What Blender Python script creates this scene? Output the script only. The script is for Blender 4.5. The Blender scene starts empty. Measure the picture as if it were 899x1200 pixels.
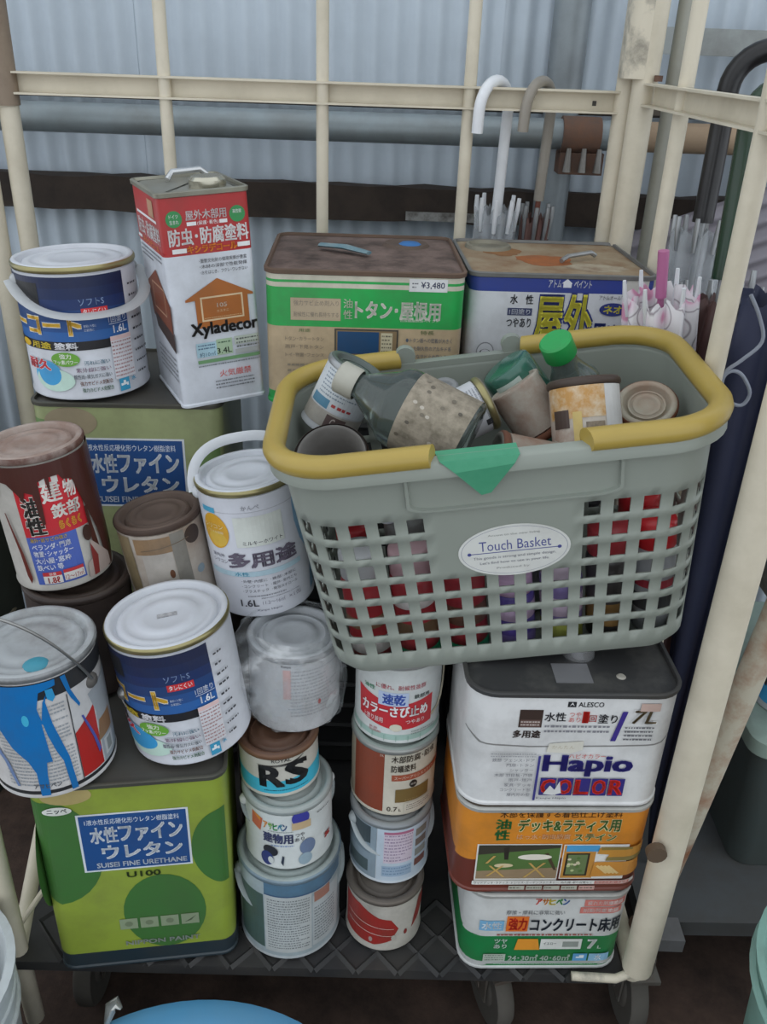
import bpy, bmesh, math, random
from mathutils import Vector, Matrix
random.seed(7)
SC = bpy.context.scene
COL = SC.collection
# ------------------------------------------------------------------ camera
F_PX, PITCH, ROLL, CAM_Z = 1026.0, math.radians(27.8), math.atan2(75, 1950), 1.125
cam = bpy.data.cameras.new('camera'); cam_o = bpy.data.objects.new('camera', cam); COL.objects.link(cam_o)
cam.sensor_fit = 'VERTICAL'; cam.sensor_height = 24.0; cam.lens = F_PX / 1200.0 * 24.0
cam.clip_start = 0.01; cam.clip_end = 100
fwd = Vector((0, math.cos(PITCH), -math.sin(PITCH))); up0 = Vector((0, math.sin(PITCH), math.cos(PITCH))); X0 = Vector((1, 0, 0))
rt = X0 * math.cos(ROLL) + up0 * math.sin(ROLL); upv = up0 * math.cos(ROLL) - X0 * math.sin(ROLL)
m4 = Matrix((rt, upv, -fwd)).transposed().to_4x4(); m4.translation = (0, 0, CAM_Z); cam_o.matrix_world = m4
SC.camera = cam_o
# ------------------------------------------------------------------ world: overcast sky
W = bpy.data.worlds.new('overcast_sky'); SC.world = W; W.use_nodes = True
bg = W.node_tree.nodes['Background']; bg.inputs[0].default_value = (0.88, 0.94, 1.0, 1); bg.inputs[1].default_value = 1.0
SC.view_settings.view_transform = 'Standard'; SC.view_settings.look = 'None'
SC.view_settings.gamma = 1.0; SC.view_settings.use_curve_mapping = False
SC.view_settings.exposure = 0.35
# ------------------------------------------------------------------ helpers
def lin(h):
    h = h.lstrip('#'); c = [int(h[i:i+2], 16) / 255 for i in (0, 2, 4)]
    return tuple(((x / 12.92) if x <= .04045 else ((x + .055) / 1.055) ** 2.4) for x in c) + (1,)
MATS = {}
def mat(hexc, rough=.45, metal=0.0, dirt=.25, dirtcol='4a4238', scale=14., bump=0., key='', alpha=1.0, spec=.5, coat=0., thresh=.5, trans=0.):
    k = (hexc, rough, metal, dirt, dirtcol, scale, bump, key, alpha, spec, coat, thresh, trans)
    if k in MATS: return MATS[k]
    m = bpy.data.materials.new('paint_' + hexc); m.use_nodes = True; nt = m.node_tree; b = nt.nodes['Principled BSDF']
    b.inputs['Base Color'].default_value = lin(hexc); b.inputs['Roughness'].default_value = rough; b.inputs['Metallic'].default_value = metal
    b.inputs['Alpha'].default_value = alpha; b.inputs['Specular IOR Level'].default_value = spec; b.inputs['Coat Weight'].default_value = coat
    b.inputs['Transmission Weight'].default_value = trans
    if dirt > 0 or bump > 0:
        tc = nt.nodes.new('ShaderNodeTexCoord'); n = nt.nodes.new('ShaderNodeTexNoise'); n.inputs['Scale'].default_value = scale
        n.inputs['Detail'].default_value = 6; n.inputs['Roughness'].default_value = .65
        oi = nt.nodes.new('ShaderNodeObjectInfo'); ad = nt.nodes.new('ShaderNodeVectorMath'); ad.operation = 'ADD'
        sm = nt.nodes.new('ShaderNodeVectorMath'); sm.operation = 'SCALE'; sm.inputs['Scale'].default_value = 1.0
        nt.links.new(oi.outputs['Location'], sm.inputs[0])
        nt.links.new(tc.outputs['Object'], ad.inputs[0]); nt.links.new(sm.outputs[0], ad.inputs[1]); nt.links.new(ad.outputs[0], n.inputs['Vector'])
        if dirt > 0:
            r = nt.nodes.new('ShaderNodeMapRange'); r.inputs['From Min'].default_value = thresh - .1; r.inputs['From Max'].default_value = thresh + .22
            r.inputs['To Max'].default_value = dirt; nt.links.new(n.outputs['Fac'], r.inputs['Value'])
            mx = nt.nodes.new('ShaderNodeMix'); mx.data_type = 'RGBA'; mx.inputs['A'].default_value = lin(hexc); mx.inputs['B'].default_value = lin(dirtcol)
            nt.links.new(r.outputs['Result'], mx.inputs['Factor']); nt.links.new(mx.outputs['Result'], b.inputs['Base Color'])
        if bump > 0:
            bp = nt.nodes.new('ShaderNodeBump'); bp.inputs['Strength'].default_value = bump; bp.inputs['Distance'].default_value = .002
            nt.links.new(n.outputs['Fac'], bp.inputs['Height']); nt.links.new(bp.outputs['Normal'], b.inputs['Normal'])
    MATS[k] = m
    return m
def obj(name, verts, faces, m, parent=None, smooth=False, mats=None, fm=None, loc=None):
    me = bpy.data.meshes.new(name); me.from_pydata([tuple(v) for v in verts], [], faces)
    for mm in (mats or [m]): me.materials.append(mm)
    if fm: me.polygons.foreach_set('material_index', fm)
    if smooth: me.polygons.foreach_set('use_smooth', [True] * len(me.polygons))
    me.update(); o = bpy.data.objects.new(name, me); COL.objects.link(o)
    if parent: o.parent = parent
    if loc: o.location = loc
    return o
def autosmooth(o, ang=40):
    me = o.data; bm = bmesh.new(); bm.from_mesh(me)
    for f in bm.faces: f.smooth = True
    for e in bm.edges:
        if len(e.link_faces) == 2 and e.calc_face_angle(0) > math.radians(ang): e.smooth = False
    bm.to_mesh(me); bm.free(); return o
def thing(name, label, cat, loc=(0, 0, 0), group=None, M=None):
    o = bpy.data.objects.new(name, None); COL.objects.link(o); o.empty_display_size = .02
    if M is not None: o.matrix_world = M
    else: o.location = loc
    o['label'] = label; o['category'] = cat
    if group: o['group'] = group
    return o
def tag(o, label, cat, group=None):
    o['label'] = label; o['category'] = cat
    if group: o['group'] = group
    return o
class MB:
    def __init__(s): s.v = []; s.f = []
    def add(s, v, f):
        n = len(s.v); s.v += [tuple(x) for x in v]; s.f += [tuple(i + n for i in q) for q in f]; return s
    def box(s, x0, x1, y0, y1, z0, z1):
        return s.add([(x, y, z) for x in (x0, x1) for y in (y0, y1) for z in (z0, z1)],
                     [(0, 1, 3, 2), (4, 6, 7, 5), (0, 4, 5, 1), (2, 3, 7, 6), (0, 2, 6, 4), (1, 5, 7, 3)])
    def tube(s, pts, r, n=14, cap=True, closed=False, flat=None):
        pts = [Vector(p) for p in pts]; N = len(pts); rs = r if isinstance(r, (list, tuple)) else [r] * N
        d0 = (pts[1] - pts[0]).normalized(); ref = Vector((0, 0, 1)) if abs(d0.z) < .9 else Vector((1, 0, 0))
        e = d0.cross(ref).normalized(); rings = []; base = len(s.v)
        for i, p in enumerate(pts):
            a = pts[(i - 1) % N] if (closed or i > 0) else p; b = pts[(i + 1) % N] if (closed or i < N - 1) else p
            d = (b - a).normalized(); e = (e - d * e.dot(d)).normalized(); g = d.cross(e)
            for k in range(n):
                t = 2 * math.pi * k / n; q1, q2 = (1, 1) if flat is None else flat
                s.v.append(tuple(p + e * (rs[i] * q1 * math.cos(t)) + g * (rs[i] * q2 * math.sin(t))))
        M_ = N if closed else N - 1
        for i in range(M_):
            for k in range(n):
                a = base + i * n + k; b = base + i * n + (k + 1) % n; j = (i + 1) % N
                s.f.append((a, b, base + j * n + (k + 1) % n, base + j * n + k))
        if cap and not closed:
            s.f.append(tuple(base + k for k in reversed(range(n)))); s.f.append(tuple(base + (N - 1) * n + k for k in range(n)))
        return s
    def lathe(s, prof, n=48, cx=0, cy=0, ang=None):
        base = len(s.v); P = len(prof)
        for k in range(n):
            t = 2 * math.pi * k / n
            for (r, z) in prof: s.v.append((cx + r * math.sin(t), cy - r * math.cos(t), z))
        for k in range(n):
            for i in range(P - 1):
                a = base + k * P + i; b = base + ((k + 1) % n) * P + i
                if prof[i][0] < 1e-6: s.f.append((a, b + 1, a + 1))
                elif prof[i + 1][0] < 1e-6: s.f.append((a, b, a + 1))
                else: s.f.append((a, b, b + 1, a + 1))
        return s
    def build(s, name, m, parent=None, smooth=False, ang=40, loc=None):
        o = obj(name, s.v, s.f, m, parent, loc=loc)
        bm = bmesh.new(); bm.from_mesh(o.data); bmesh.ops.remove_doubles(bm, verts=bm.verts, dist=1e-6); bmesh.ops.recalc_face_normals(bm, faces=bm.faces)
        bm.to_mesh(o.data); bm.free()
        if smooth: autosmooth(o, ang)
        return o
def rrect(w, d, r, n=6):
    """rounded rectangle outline, counter-clockwise, centred"""
    out = []
    for (cx, cy, a0) in ((w/2 - r, -d/2 + r, -90), (w/2 - r, d/2 - r, 0), (-w/2 + r, d/2 - r, 90), (-w/2 + r, -d/2 + r, 180)):
        for k in range(n + 1):
            a = math.radians(a0 + 90 * k / n); out.append((cx + r * math.cos(a), cy + r * math.sin(a)))
    return out
def loft(mb, rings, cap0=True, cap1=True):
    base = len(mb.v); n = len(rings[0])
    for R in rings: mb.v += [tuple(p) for p in R]
    for i in range(len(rings) - 1):
        for k in range(n):
            mb.f.append((base + i*n + k, base + i*n + (k+1) % n, base + (i+1)*n + (k+1) % n, base + (i+1)*n + k))
    if cap0: mb.f.append(tuple(base + k for k in reversed(range(n))))
    if cap1: mb.f.append(tuple(base + (len(rings)-1)*n + k for k in range(n)))
    return mb
# ------------------------------------------------------------------ printed labels
GLY = {}
def glyphs(s, bold=.012):
    k = (s, bold)
    if k not in GLY:
        cu = bpy.data.curves.new('print', 'FONT'); cu.body = s; cu.resolution_u = 2; cu.offset = bold
        o = bpy.data.objects.new('print', cu); me = o.to_mesh()
        v = [(p.co.x, p.co.y) for p in me.vertices]; f = [tuple(p.vertices) for p in me.polygons]
        o.to_mesh_clear(); bpy.data.objects.remove(o); bpy.data.curves.remove(cu); GLY[k] = (v, f)
    return GLY[k]
class Decals:
    """flat print laid on a face or round a can; coordinates are fractions of the face"""
    def __init__(s, parent, kind, **k):
        s.p = parent; s.kind = kind; s.k = k; s.v = []; s.f = []; s.mi = []; s.grp = []; s.mats = []; s.n = 0; s.calls = []
    def uv(s, a, b):
        if s.kind == 'flat': return ((a - .5) * s.k['w'], b * s.k['h'])
        return (math.asin(max(-1, min(1, a))) * s.k['r'] if abs(a) <= 1 else math.copysign(math.pi/2 + (abs(a) - 1), a) * s.k['r'], b * s.k['h'])
    def raw(s, pts, faces, m, grp, layer=None):
        if m not in s.mats: s.mats.append(m)
        i = s.mats.index(m); n = len(s.v); s.n += 1; L = layer if layer is not None else s.n
        off = .00025 + .00007 * L; s.calls.append((grp, len(s.f), len(s.f) + len(faces), min(p[0] for p in pts), max(p[0] for p in pts), min(p[1] for p in pts), max(p[1] for p in pts)))
        s.v += [(x, y, off) for x, y in pts]; s.f += [tuple(q + n for q in f) for f in faces]; s.mi += [i] * len(faces); s.grp += [grp] * len(faces)
    def poly(s, pts, c, grp='label', **k):
        P = [s.uv(*p) for p in pts]; s.raw(P, [tuple(range(len(P)))], mat(c, **k), grp)
    def rect(s, a0, b0, a1, b1, c, grp='label', **k):
        s.poly([(a0, b0), (a1, b0), (a1, b1), (a0, b1)], c, grp, **k)
    def ell(s, a, b, ra, rb, c, grp='label', n=28, rot=0, t0=0, t1=360, **k):
        ca, sa = math.cos(math.radians(rot)), math.sin(math.radians(rot)); P = []
        A, B = s.uv(a, b); A1, _ = s.uv(a + ra, b); A0, _ = s.uv(a - ra, b); RA = (A1 - A0) / 2; RB = rb * s.k['h']
        for i in range(n + (t1 - t0 < 360)):
            t = math.radians(t0 + (t1 - t0) * i / n); x, y = RA * math.cos(t), RB * math.sin(t); P.append((A + x*ca - y*sa, B + x*sa + y*ca))
        s.raw(P, [tuple(range(len(P)))], mat(c, **k), grp)
    def frame(s, a0, b0, a1, b1, t, c, grp='label', **k):
        (x0, y0), (x1, y1) = s.uv(a0, b0), s.uv(a1, b1)
        P = [(x0, y0), (x1, y0), (x1, y1), (x0, y1), (x0+t, y0+t), (x1-t, y0+t), (x1-t, y1-t), (x0+t, y1-t)]
        s.raw(P, [(0, 1, 5, 4), (1, 2, 6, 5), (2, 3, 7, 6), (3, 0, 4, 7)], mat(c, **k), grp)
    def text(s, t, a0, b0, a1, b1, c, bold=.02, slant=0, shift=0, **k):
        v, f = glyphs(t, 0.0)
        if not v: return
        x0 = min(p[0] for p in v); x1 = max(p[0] for p in v); y0 = min(p[1] for p in v); y1 = max(p[1] for p in v)
        (u0, w0), (u1, w1) = s.uv(a0, b0), s.uv(a1, b1); P = []
        for x, y in v:
            fx = (x - x0) / max(1e-6, x1 - x0); fy = (y - y0) / max(1e-6, y1 - y0)
            P.append((u0 + fx * (u1 - u0) + slant * fy * (w1 - w0), w0 + fy * (w1 - w0) + shift * fx))
        dx = bold * .8 * (u1 - u0) / max(1e-6, x1 - x0); dy = bold * .8 * (w1 - w0) / max(1e-6, y1 - y0)
        offs = [(0, 0)] if bold < .006 else [(-dx, -dy*.6), (dx, dy*.6), (-dx, dy*.6), (dx, -dy*.6)] if bold < .075 else [(-dx, -dy), (dx, dy), (-dx, dy), (dx, -dy), (0, dy), (0, -dy), (dx, 0), (-dx, 0)]
        Q = []; FF = []
        for ox, oy in offs:
            b = len(Q); Q += [(p[0] + ox, p[1] + oy) for p in P]; FF += [tuple(i + b for i in q) for q in f]
        s.raw(Q, FF, mat(c, **k), 'lettering')
    def outline(s, t, a0, b0, a1, b1, c, co, bold=.02, w=.03, **k):
        s.text(t, a0, b0, a1, b1, co, max(.076, bold + w), **k); s.text(t, a0, b0, a1, b1, c, bold, **k)
    def lines(s, a0, b0, a1, b1, rows, c, seed=1, fill=.8, thick=.45):
        """rows of print too small to read"""
        R = random.Random(seed); pts = []; fs = []; (u0, w0), (u1, w1) = s.uv(a0, b0), s.uv(a1, b1); dv = (w1 - w0) / rows
        for i in range(rows):
            y = w1 - (i + .5) * dv; x = u0; end = u0 + (u1 - u0) * (1 if R.random() < fill else R.uniform(.5, .9))
            while x < end:
                L = dv * thick * R.uniform(.5, 1.6); n = len(pts); e = min(end, x + L); h = dv * thick * R.uniform(.35, .5)
                pts += [(x, y - h), (e, y - h), (e, y + h), (x, y + h)]; fs.append((n, n+1, n+2, n+3)); x = e + dv * R.uniform(.1, .3)
        if pts: s.raw(pts, fs, mat(c), 'lettering')
    def done(s, names=None):
        jobs = []
        for g in ('label', 'lettering'):
            cs = [c for c in s.calls if c[0] == g]; own = list(range(len(cs))); gap = .012
            def root(i):
                while own[i] != i: i = own[i]
                return i
            for i in range(len(cs)):
                for j in range(i):
                    a, b = cs[i], cs[j]
                    if a[3] < b[4] + gap and b[3] < a[4] + gap and a[5] < b[6] + gap and b[5] < a[6] + gap: own[root(i)] = root(j)
            cl = {}
            for i in range(len(cs)): cl.setdefault(root(i), []).extend(range(cs[i][1], cs[i][2]))
            jobs += [(g, fs) for fs in cl.values()]
        for g, fs in jobs:
            bm = bmesh.new(); vs = {}
            for i in fs:
                q = []
                for a in s.f[i]:
                    if a not in vs: vs[a] = bm.verts.new(s.v[a])
                    q.append(vs[a])
                if len(set(q)) < 3: continue
                try: fc = bm.faces.new(q); fc.material_index = s.mi[i]
                except ValueError: pass
            cuts = s.k.get('cuts', ())
            for x in cuts:
                bmesh.ops.bisect_plane(bm, geom=bm.verts[:] + bm.edges[:] + bm.faces[:], plane_co=(x, 0, 0), plane_no=(1, 0, 0), dist=1e-7)
            if s.kind == 'cyl':
                bm.faces.ensure_lookup_table()
                u0 = min(v.co.x for v in bm.verts); u1 = max(v.co.x for v in bm.verts); st = .0055
                x = math.floor(u0 / st) * st + st
                while x < u1:
                    bmesh.ops.bisect_plane(bm, geom=bm.verts[:] + bm.edges[:] + bm.faces[:], plane_co=(x, 0, 0), plane_no=(1, 0, 0), dist=1e-7); x += st
            for v in bm.verts:
                u, w, off = v.co
                if s.kind == 'flat': v.co = s.k['fn'](u, w, off)
                else:
                    r = s.k['r'] + off; a = u / s.k['r']; v.co = (r * math.sin(a), -r * math.cos(a), w + s.k.get('z0', 0))
            me = bpy.data.meshes.new(g); bm.to_mesh(me); bm.free()
            used = sorted({p.material_index for p in me.polygons}); rm = {a: b for b, a in enumerate(used)}
            for p in me.polygons: p.material_index = rm[p.material_index]
            for a in used: me.materials.append(s.mats[a])
            o = bpy.data.objects.new(g, me); COL.objects.link(o); o.parent = s.p
# ------------------------------------------------------------------ the setting
def struct(o): o['kind'] = 'structure'; return o
def dirtmat():
    m = bpy.data.materials.new('earth_floor'); m.use_nodes = True; nt = m.node_tree; b = nt.nodes['Principled BSDF']; b.inputs['Roughness'].default_value = .95
    n = nt.nodes.new('ShaderNodeTexNoise'); n.inputs['Scale'].default_value = 9; n.inputs['Detail'].default_value = 10; n.inputs['Roughness'].default_value = .7
    r = nt.nodes.new('ShaderNodeValToRGB'); r.color_ramp.elements[0].color = lin('2c211b'); r.color_ramp.elements[1].color = lin('57443a'); r.color_ramp.elements[0].position = .35; r.color_ramp.elements[1].position = .7
    tc = nt.nodes.new('ShaderNodeTexCoord'); nt.links.new(tc.outputs['Object'], n.inputs['Vector']); nt.links.new(n.outputs['Fac'], r.inputs['Fac']); nt.links.new(r.outputs['Color'], b.inputs['Base Color'])
    bp = nt.nodes.new('ShaderNodeBump'); bp.inputs['Distance'].default_value = .01; bp.inputs['Strength'].default_value = .6; nt.links.new(n.outputs['Fac'], bp.inputs['Height']); nt.links.new(bp.outputs['Normal'], b.inputs['Normal'])
    return m
FLOOR_Z = -.20
mb = MB(); mb.box(-3, 3, -2.5, 1.9, FLOOR_Z - .05, FLOOR_Z); struct(mb.build('floor', dirtmat()))
wall = bpy.data.objects.new('wall_back', None); COL.objects.link(wall); struct(wall)
def sheet(x0, x1, y, z0, z1, m, parent, pitch=.0378, amp=.0042, name='corrugated_sheet', lap=.012):
    n = int((x1 - x0 + lap) / pitch * 8); v = []; f = []
    for i in range(n + 1):
        x = x0 + (x1 - x0 + lap) * i / n; yy = y + amp * math.sin(2 * math.pi * x / pitch) - .0016 * (x - x0)
        v += [(x, yy, z0), (x, yy, z1)]
    k = len(v)
    v += [(a, b + .0012, c) for a, b, c in v]
    for i in range(n):
        f.append((2*i, 2*i+2, 2*i+3, 2*i+1)); f.append((k+2*i+1, k+2*i+3, k+2*i+2, k+2*i))
    f += [(0, 1, k+1, k), (2*n, k+2*n, k+2*n+1, 2*n+1)]
    o = obj(name, v, f, m, parent); autosmooth(o, 60); return o
blue = mat('bdc8d2', rough=.5, dirt=.22, dirtcol='7b858c', scale=5, key='sheet')
WY = 1.75
for x0 in (-1.77, -1.125, -.48, .165, .81, 1.455):
    sheet(x0, x0 + .645, WY, FLOOR_Z, 2.3, blue, wall)
wm = mat('3b312a', rough=.9, dirt=.7, dirtcol='1d1917', scale=22, bump=.6, key='beam')
mb = MB()
R_ = random.Random(3); segs = 60
rings = []
for i in range(segs + 1):
    x = -1.6 + 3.2 * i / segs; j = lambda: R_.uniform(-.003, .003)
    rings.append([(x, 1.70 + j(), .843 + j()), (x, 1.742, .843 + j()), (x, 1.742, .903 + j()), (x, 1.70 + j(), .903 + j())])
loft(mb, rings); struct(mb.build('trim_1', wm))
mb = MB(); mb.box(.02, .16, 1.6955, 1.6985, .846, .862); o = struct(mb.build('trim_2', mat('8f8f8c', dirt=1, dirtcol='3b312a', scale=60, thresh=.5, key='flake')))
mb = MB(); mb.tube([(-1.7, 1.64, 1.0), (.37, 1.64, 1.008)], .0243, 24); tag(mb.build('scaffold_pipe', mat('8d979b', rough=.45, metal=.35, dirt=.5, dirtcol='6a675f', scale=11, key='pipe'), None, True), 'horizontal galvanised scaffold pipe running along the corrugated wall', 'pipe')
mb = MB(); mb.tube([(.38, 1.64, 1.008), (1.6, 1.64, 1.012)], .0243, 24); tag(mb.build('wooden_pole', mat('a08a72', rough=.8, dirt=.6, dirtcol='6f5c48', scale=8, key='pole'), None, True), 'tan wooden pole along the wall right of the cart post', 'pole')
mb = MB(); mb.tube([(.285, 1.70, -.2), (.285, 1.70, 2.2)], .031, 24); tag(mb.build('upright_pipe', mat('8b9397', rough=.45, metal=.35, dirt=.5, dirtcol='5f6163', scale=9, key='pipe'), None, True), 'upright galvanised pipe in front of the corrugated wall', 'pipe')
mb = MB(); mb.tube([(-1.6, 1.705, 1.044), (1.6, 1.705, 1.052)], .014, 8); tag(mb.build('batten', mat('6d655c', rough=.9, dirt=.5, key='batten'), None), 'thin weathered wooden batten just above the horizontal pipe', 'batten')
t = thing('pipe_clamp', 'rusty brown clamp joining the horizontal and upright pipes', 'clamp', (.31, 1.64, 1.0))
rustm = mat('5d4a40', rough=.85, dirt=.6, dirtcol='7a5138', scale=40, bump=.5, key='rust')
mb = MB(); mb.tube([(-.03, 0, .007), (.035, 0, .007)], .030, 18); mb.build('band', rustm, t, True)
mb = MB(); mb.box(-.03, .045, -.018, .03, -.055, -.02); mb.build('plate', rustm, t)
for k in range(3):
    mb = MB(); mb.tube([(-.018 + .026 * k, -.028, -.05), (-.018 + .026 * k, -.028, -.012)], [.007, .004], 10); mb.build('bolt', mat('8c8a86', rough=.5, metal=.6, dirt=.5, key='bolt'), t, True)
mb = MB(); mb.box(.43, 1.6, 1.66, 1.70, 1.135, 1.175); tag(mb.build('wall_rail', mat('9a9f9e', rough=.6, dirt=.4, key='rail')), 'grey horizontal rail on the wall behind the umbrella hooks', 'rail')
# ------------------------------------------------------------------ the roll cart
cream = mat('d3cab6', rough=.5, dirt=.35, dirtcol='8d8269', scale=9, key='cream')
creamchip = mat('d3cab6', rough=.5, dirt=1, dirtcol='55524c', scale=26, thresh=.58, key='chip')
greyp = mat('a3a399', rough=.55, dirt=.35, dirtcol='6c665a', scale=9, key='greypost')
cart = thing('roll_cart', 'cream painted tubular roll cart carrying all the paint tins', 'cart', (0, 1.1, FLOOR_Z))
cart.location = (0, 0, 0)
def part(name, pts, r, m, parent, n=14, smooth=True, **k): return MB().tube(pts, r, n, **k).build(name, m, parent, smooth)
YB = 1.484
for i, x in enumerate((-.36, -.118, .107)): part('back_bar', [(x, YB, -.02), (x, YB, 1.75)], .0098, cream, cart)
def channel(name, a, b, up, depthv, parent, m, hh=.015, t=.003, dep=.022):
    """C-section rail from a to b"""
    a, b = Vector(a), Vector(b); up = Vector(up); dv = Vector(depthv); mb = MB()
    for (z0, z1, d0, d1) in ((-hh, hh, dep - t, dep), (hh - t, hh, 0, dep), (-hh, -hh + t, 0, dep)):
        rings = [[p + up*z0 + dv*d0, p + up*z1 + dv*d0, p + up*z1 + dv*d1, p + up*z0 + dv*d1] for p in (a, b)]
        loft(mb, rings)
    return mb.build(name, m, parent)
rail = channel('back_rail', (-.59, YB - .012, 1.062), (.335, YB - .012, 1.066), (0, 0, 1), (0, 1, 0), cart, cream, hh=.016)
MB().box(.297, .303, YB + .0055, YB + .0075, 1.060, 1.067).build('slot', mat('35302a'), rail)
part('rear_post', [(-.605, YB, -.05), (-.605, YB, 1.75)], .0155, cream, cart)
part('rear_post', [(-.648, 1.47, -.05), (-.648, 1.47, 1.75)], .0155, cream, cart)
part('collar', [(-.608, YB, 1.03), (-.608, YB, 1.75)], .021, mat('8a7a69', rough=.7, dirt=.6, dirtcol='5c4a3c', key='collar'), cart)
part('rear_post', [(.345, YB, -.05), (.345, YB, 1.75)], .0165, cream, cart)
part('rear_post', [(.362, 1.447, -.05), (.362, 1.447, 1.75)], .0185, cream, cart)
mb = MB(); loft(mb, [[(.353 + x * .052, 1.462 + y * .064, z) for x, y in rrect(1, 1, .35)] for z in (1.10, 1.215)]); mb.build('hinge_sleeve', creamchip, cart, True)
mb = MB(); loft(mb, [[(.357 + x * .046, 1.46 + y * .056, z) for x, y in rrect(1, 1, .35)] for z in (1.23, 1.75)]); mb.build('hinge_sleeve', cream, cart, True)
part('rust_spot', [(.375, 1.425, 1.098), (.375, 1.425, 1.106)], .006, rustm, cart)
# right side frame
channel('side_rail', (.356, 1.43, 1.080), (.356, .80, 1.080), (0, 0, 1), (1, 0, 0), cart, cream, hh=.0155, dep=.02)
part('side_bar', [(.376, 1.285, -.02), (.374, 1.28, 1.75)], .0105, cream, cart)
part('side_bar', [(.366, .955, -.02), (.366, .955, 1.75)], .0115, cream, cart)
part('front_post', [(.376, .787, .012), (.376, .787, 1.75)], .0205, cream, cart, 20)
part('front_post', [(-.487, .79, -.16), (-.487, .79, 1.0)], .013, cream, cart)
MB().tube([(-.50, .80, .005), (-.43, .86, .10)], .004, 8).build('brace', cream, cart)
part('side_bottom_rail', [(-.487, .79, -.012), (-.63, 1.46, -.012)], .013, cream, cart)
part('side_bottom_rail', [(.376, .787, -.008), (.366, 1.45, -.008)], .013, cream, cart)
mb = MB(); mb.tube([(.285, .778, .000), (.345, .776, .001), (.366, .781, .006), (.376, .787, .016)], .0062, 14); mb.build('corner_tube', creamchip, cart, True)
deckm = mat('2b2b2c', rough=.6, dirt=.5, dirtcol='4b4741', scale=10, key='deck')
mb = MB(); loft(mb, [[(-.485, .772, z), (.36, .785, z), (.35, 1.46, z), (-.60, 1.46, z)] for z in (-.024, -.006)]); mb.build('deck', deckm, cart)
for k in range(14):
    x = -.42 + k * .058
    for s in (-1, 1):
        if x + s * .0 > .33: continue
        o = MB().tube([(x, .775, -.006), (x + s * .055, .835, -.006), (x, .895, -.006)], .005, 4, flat=(1, .9)).build('deck_rib', deckm, cart)
part('knob', [(.352, .770, .262), (.352, .760, .262)], .0125, mat('5d4a38', rough=.7, dirt=.5, key='knob'), cart)
rubber = mat('5a5650', rough=.85, dirt=.4, key='rubber'); steel = mat('77746d', rough=.5, metal=.5, dirt=.6, dirtcol='5a4030', key='fork')
def caster(x, y, parent, yaw=0):
    c = Matrix.Translation((x, y, 0)) @ Matrix.Rotation(yaw, 4, 'Z')
    mb = MB(); P = []
    for k in range(24):
        t = 2 * math.pi * k / 24
    mb.lathe([(0, -.014), (.030, -.014), (.034, -.011), (.062, -.013), (.066, -.008), (.066, .008), (.062, .013), (.034, .011), (.030, .014), (0, .014)], 32)
    o = mb.build('caster_wheel', rubber, parent, True); o.matrix_local = c @ Matrix.Translation((0, .03, FLOOR_Z + .066)) @ Matrix.Rotation(math.pi/2, 4, 'Y')
    mb = MB(); mb.box(-.022, .022, -.025, .045, -.062, -.055)
    for s in (-.020, .017): mb.box(s, s + .003, .005, .05, -.145, -.06)
    mb.tube([(-.022, .03, -.134), (.022, .03, -.134)], .006, 10); mb.tube([(0, 0, -.056), (0, 0, -.03)], .018, 14)
    o = mb.build('caster_fork', steel, parent); o.matrix_local = c
for x, y, a in ((.20, .83, .3), (-.42, .84, 0), (-.5, 1.38, 0), (.30, 1.38, .2)): caster(x, y, cart, a)
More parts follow.
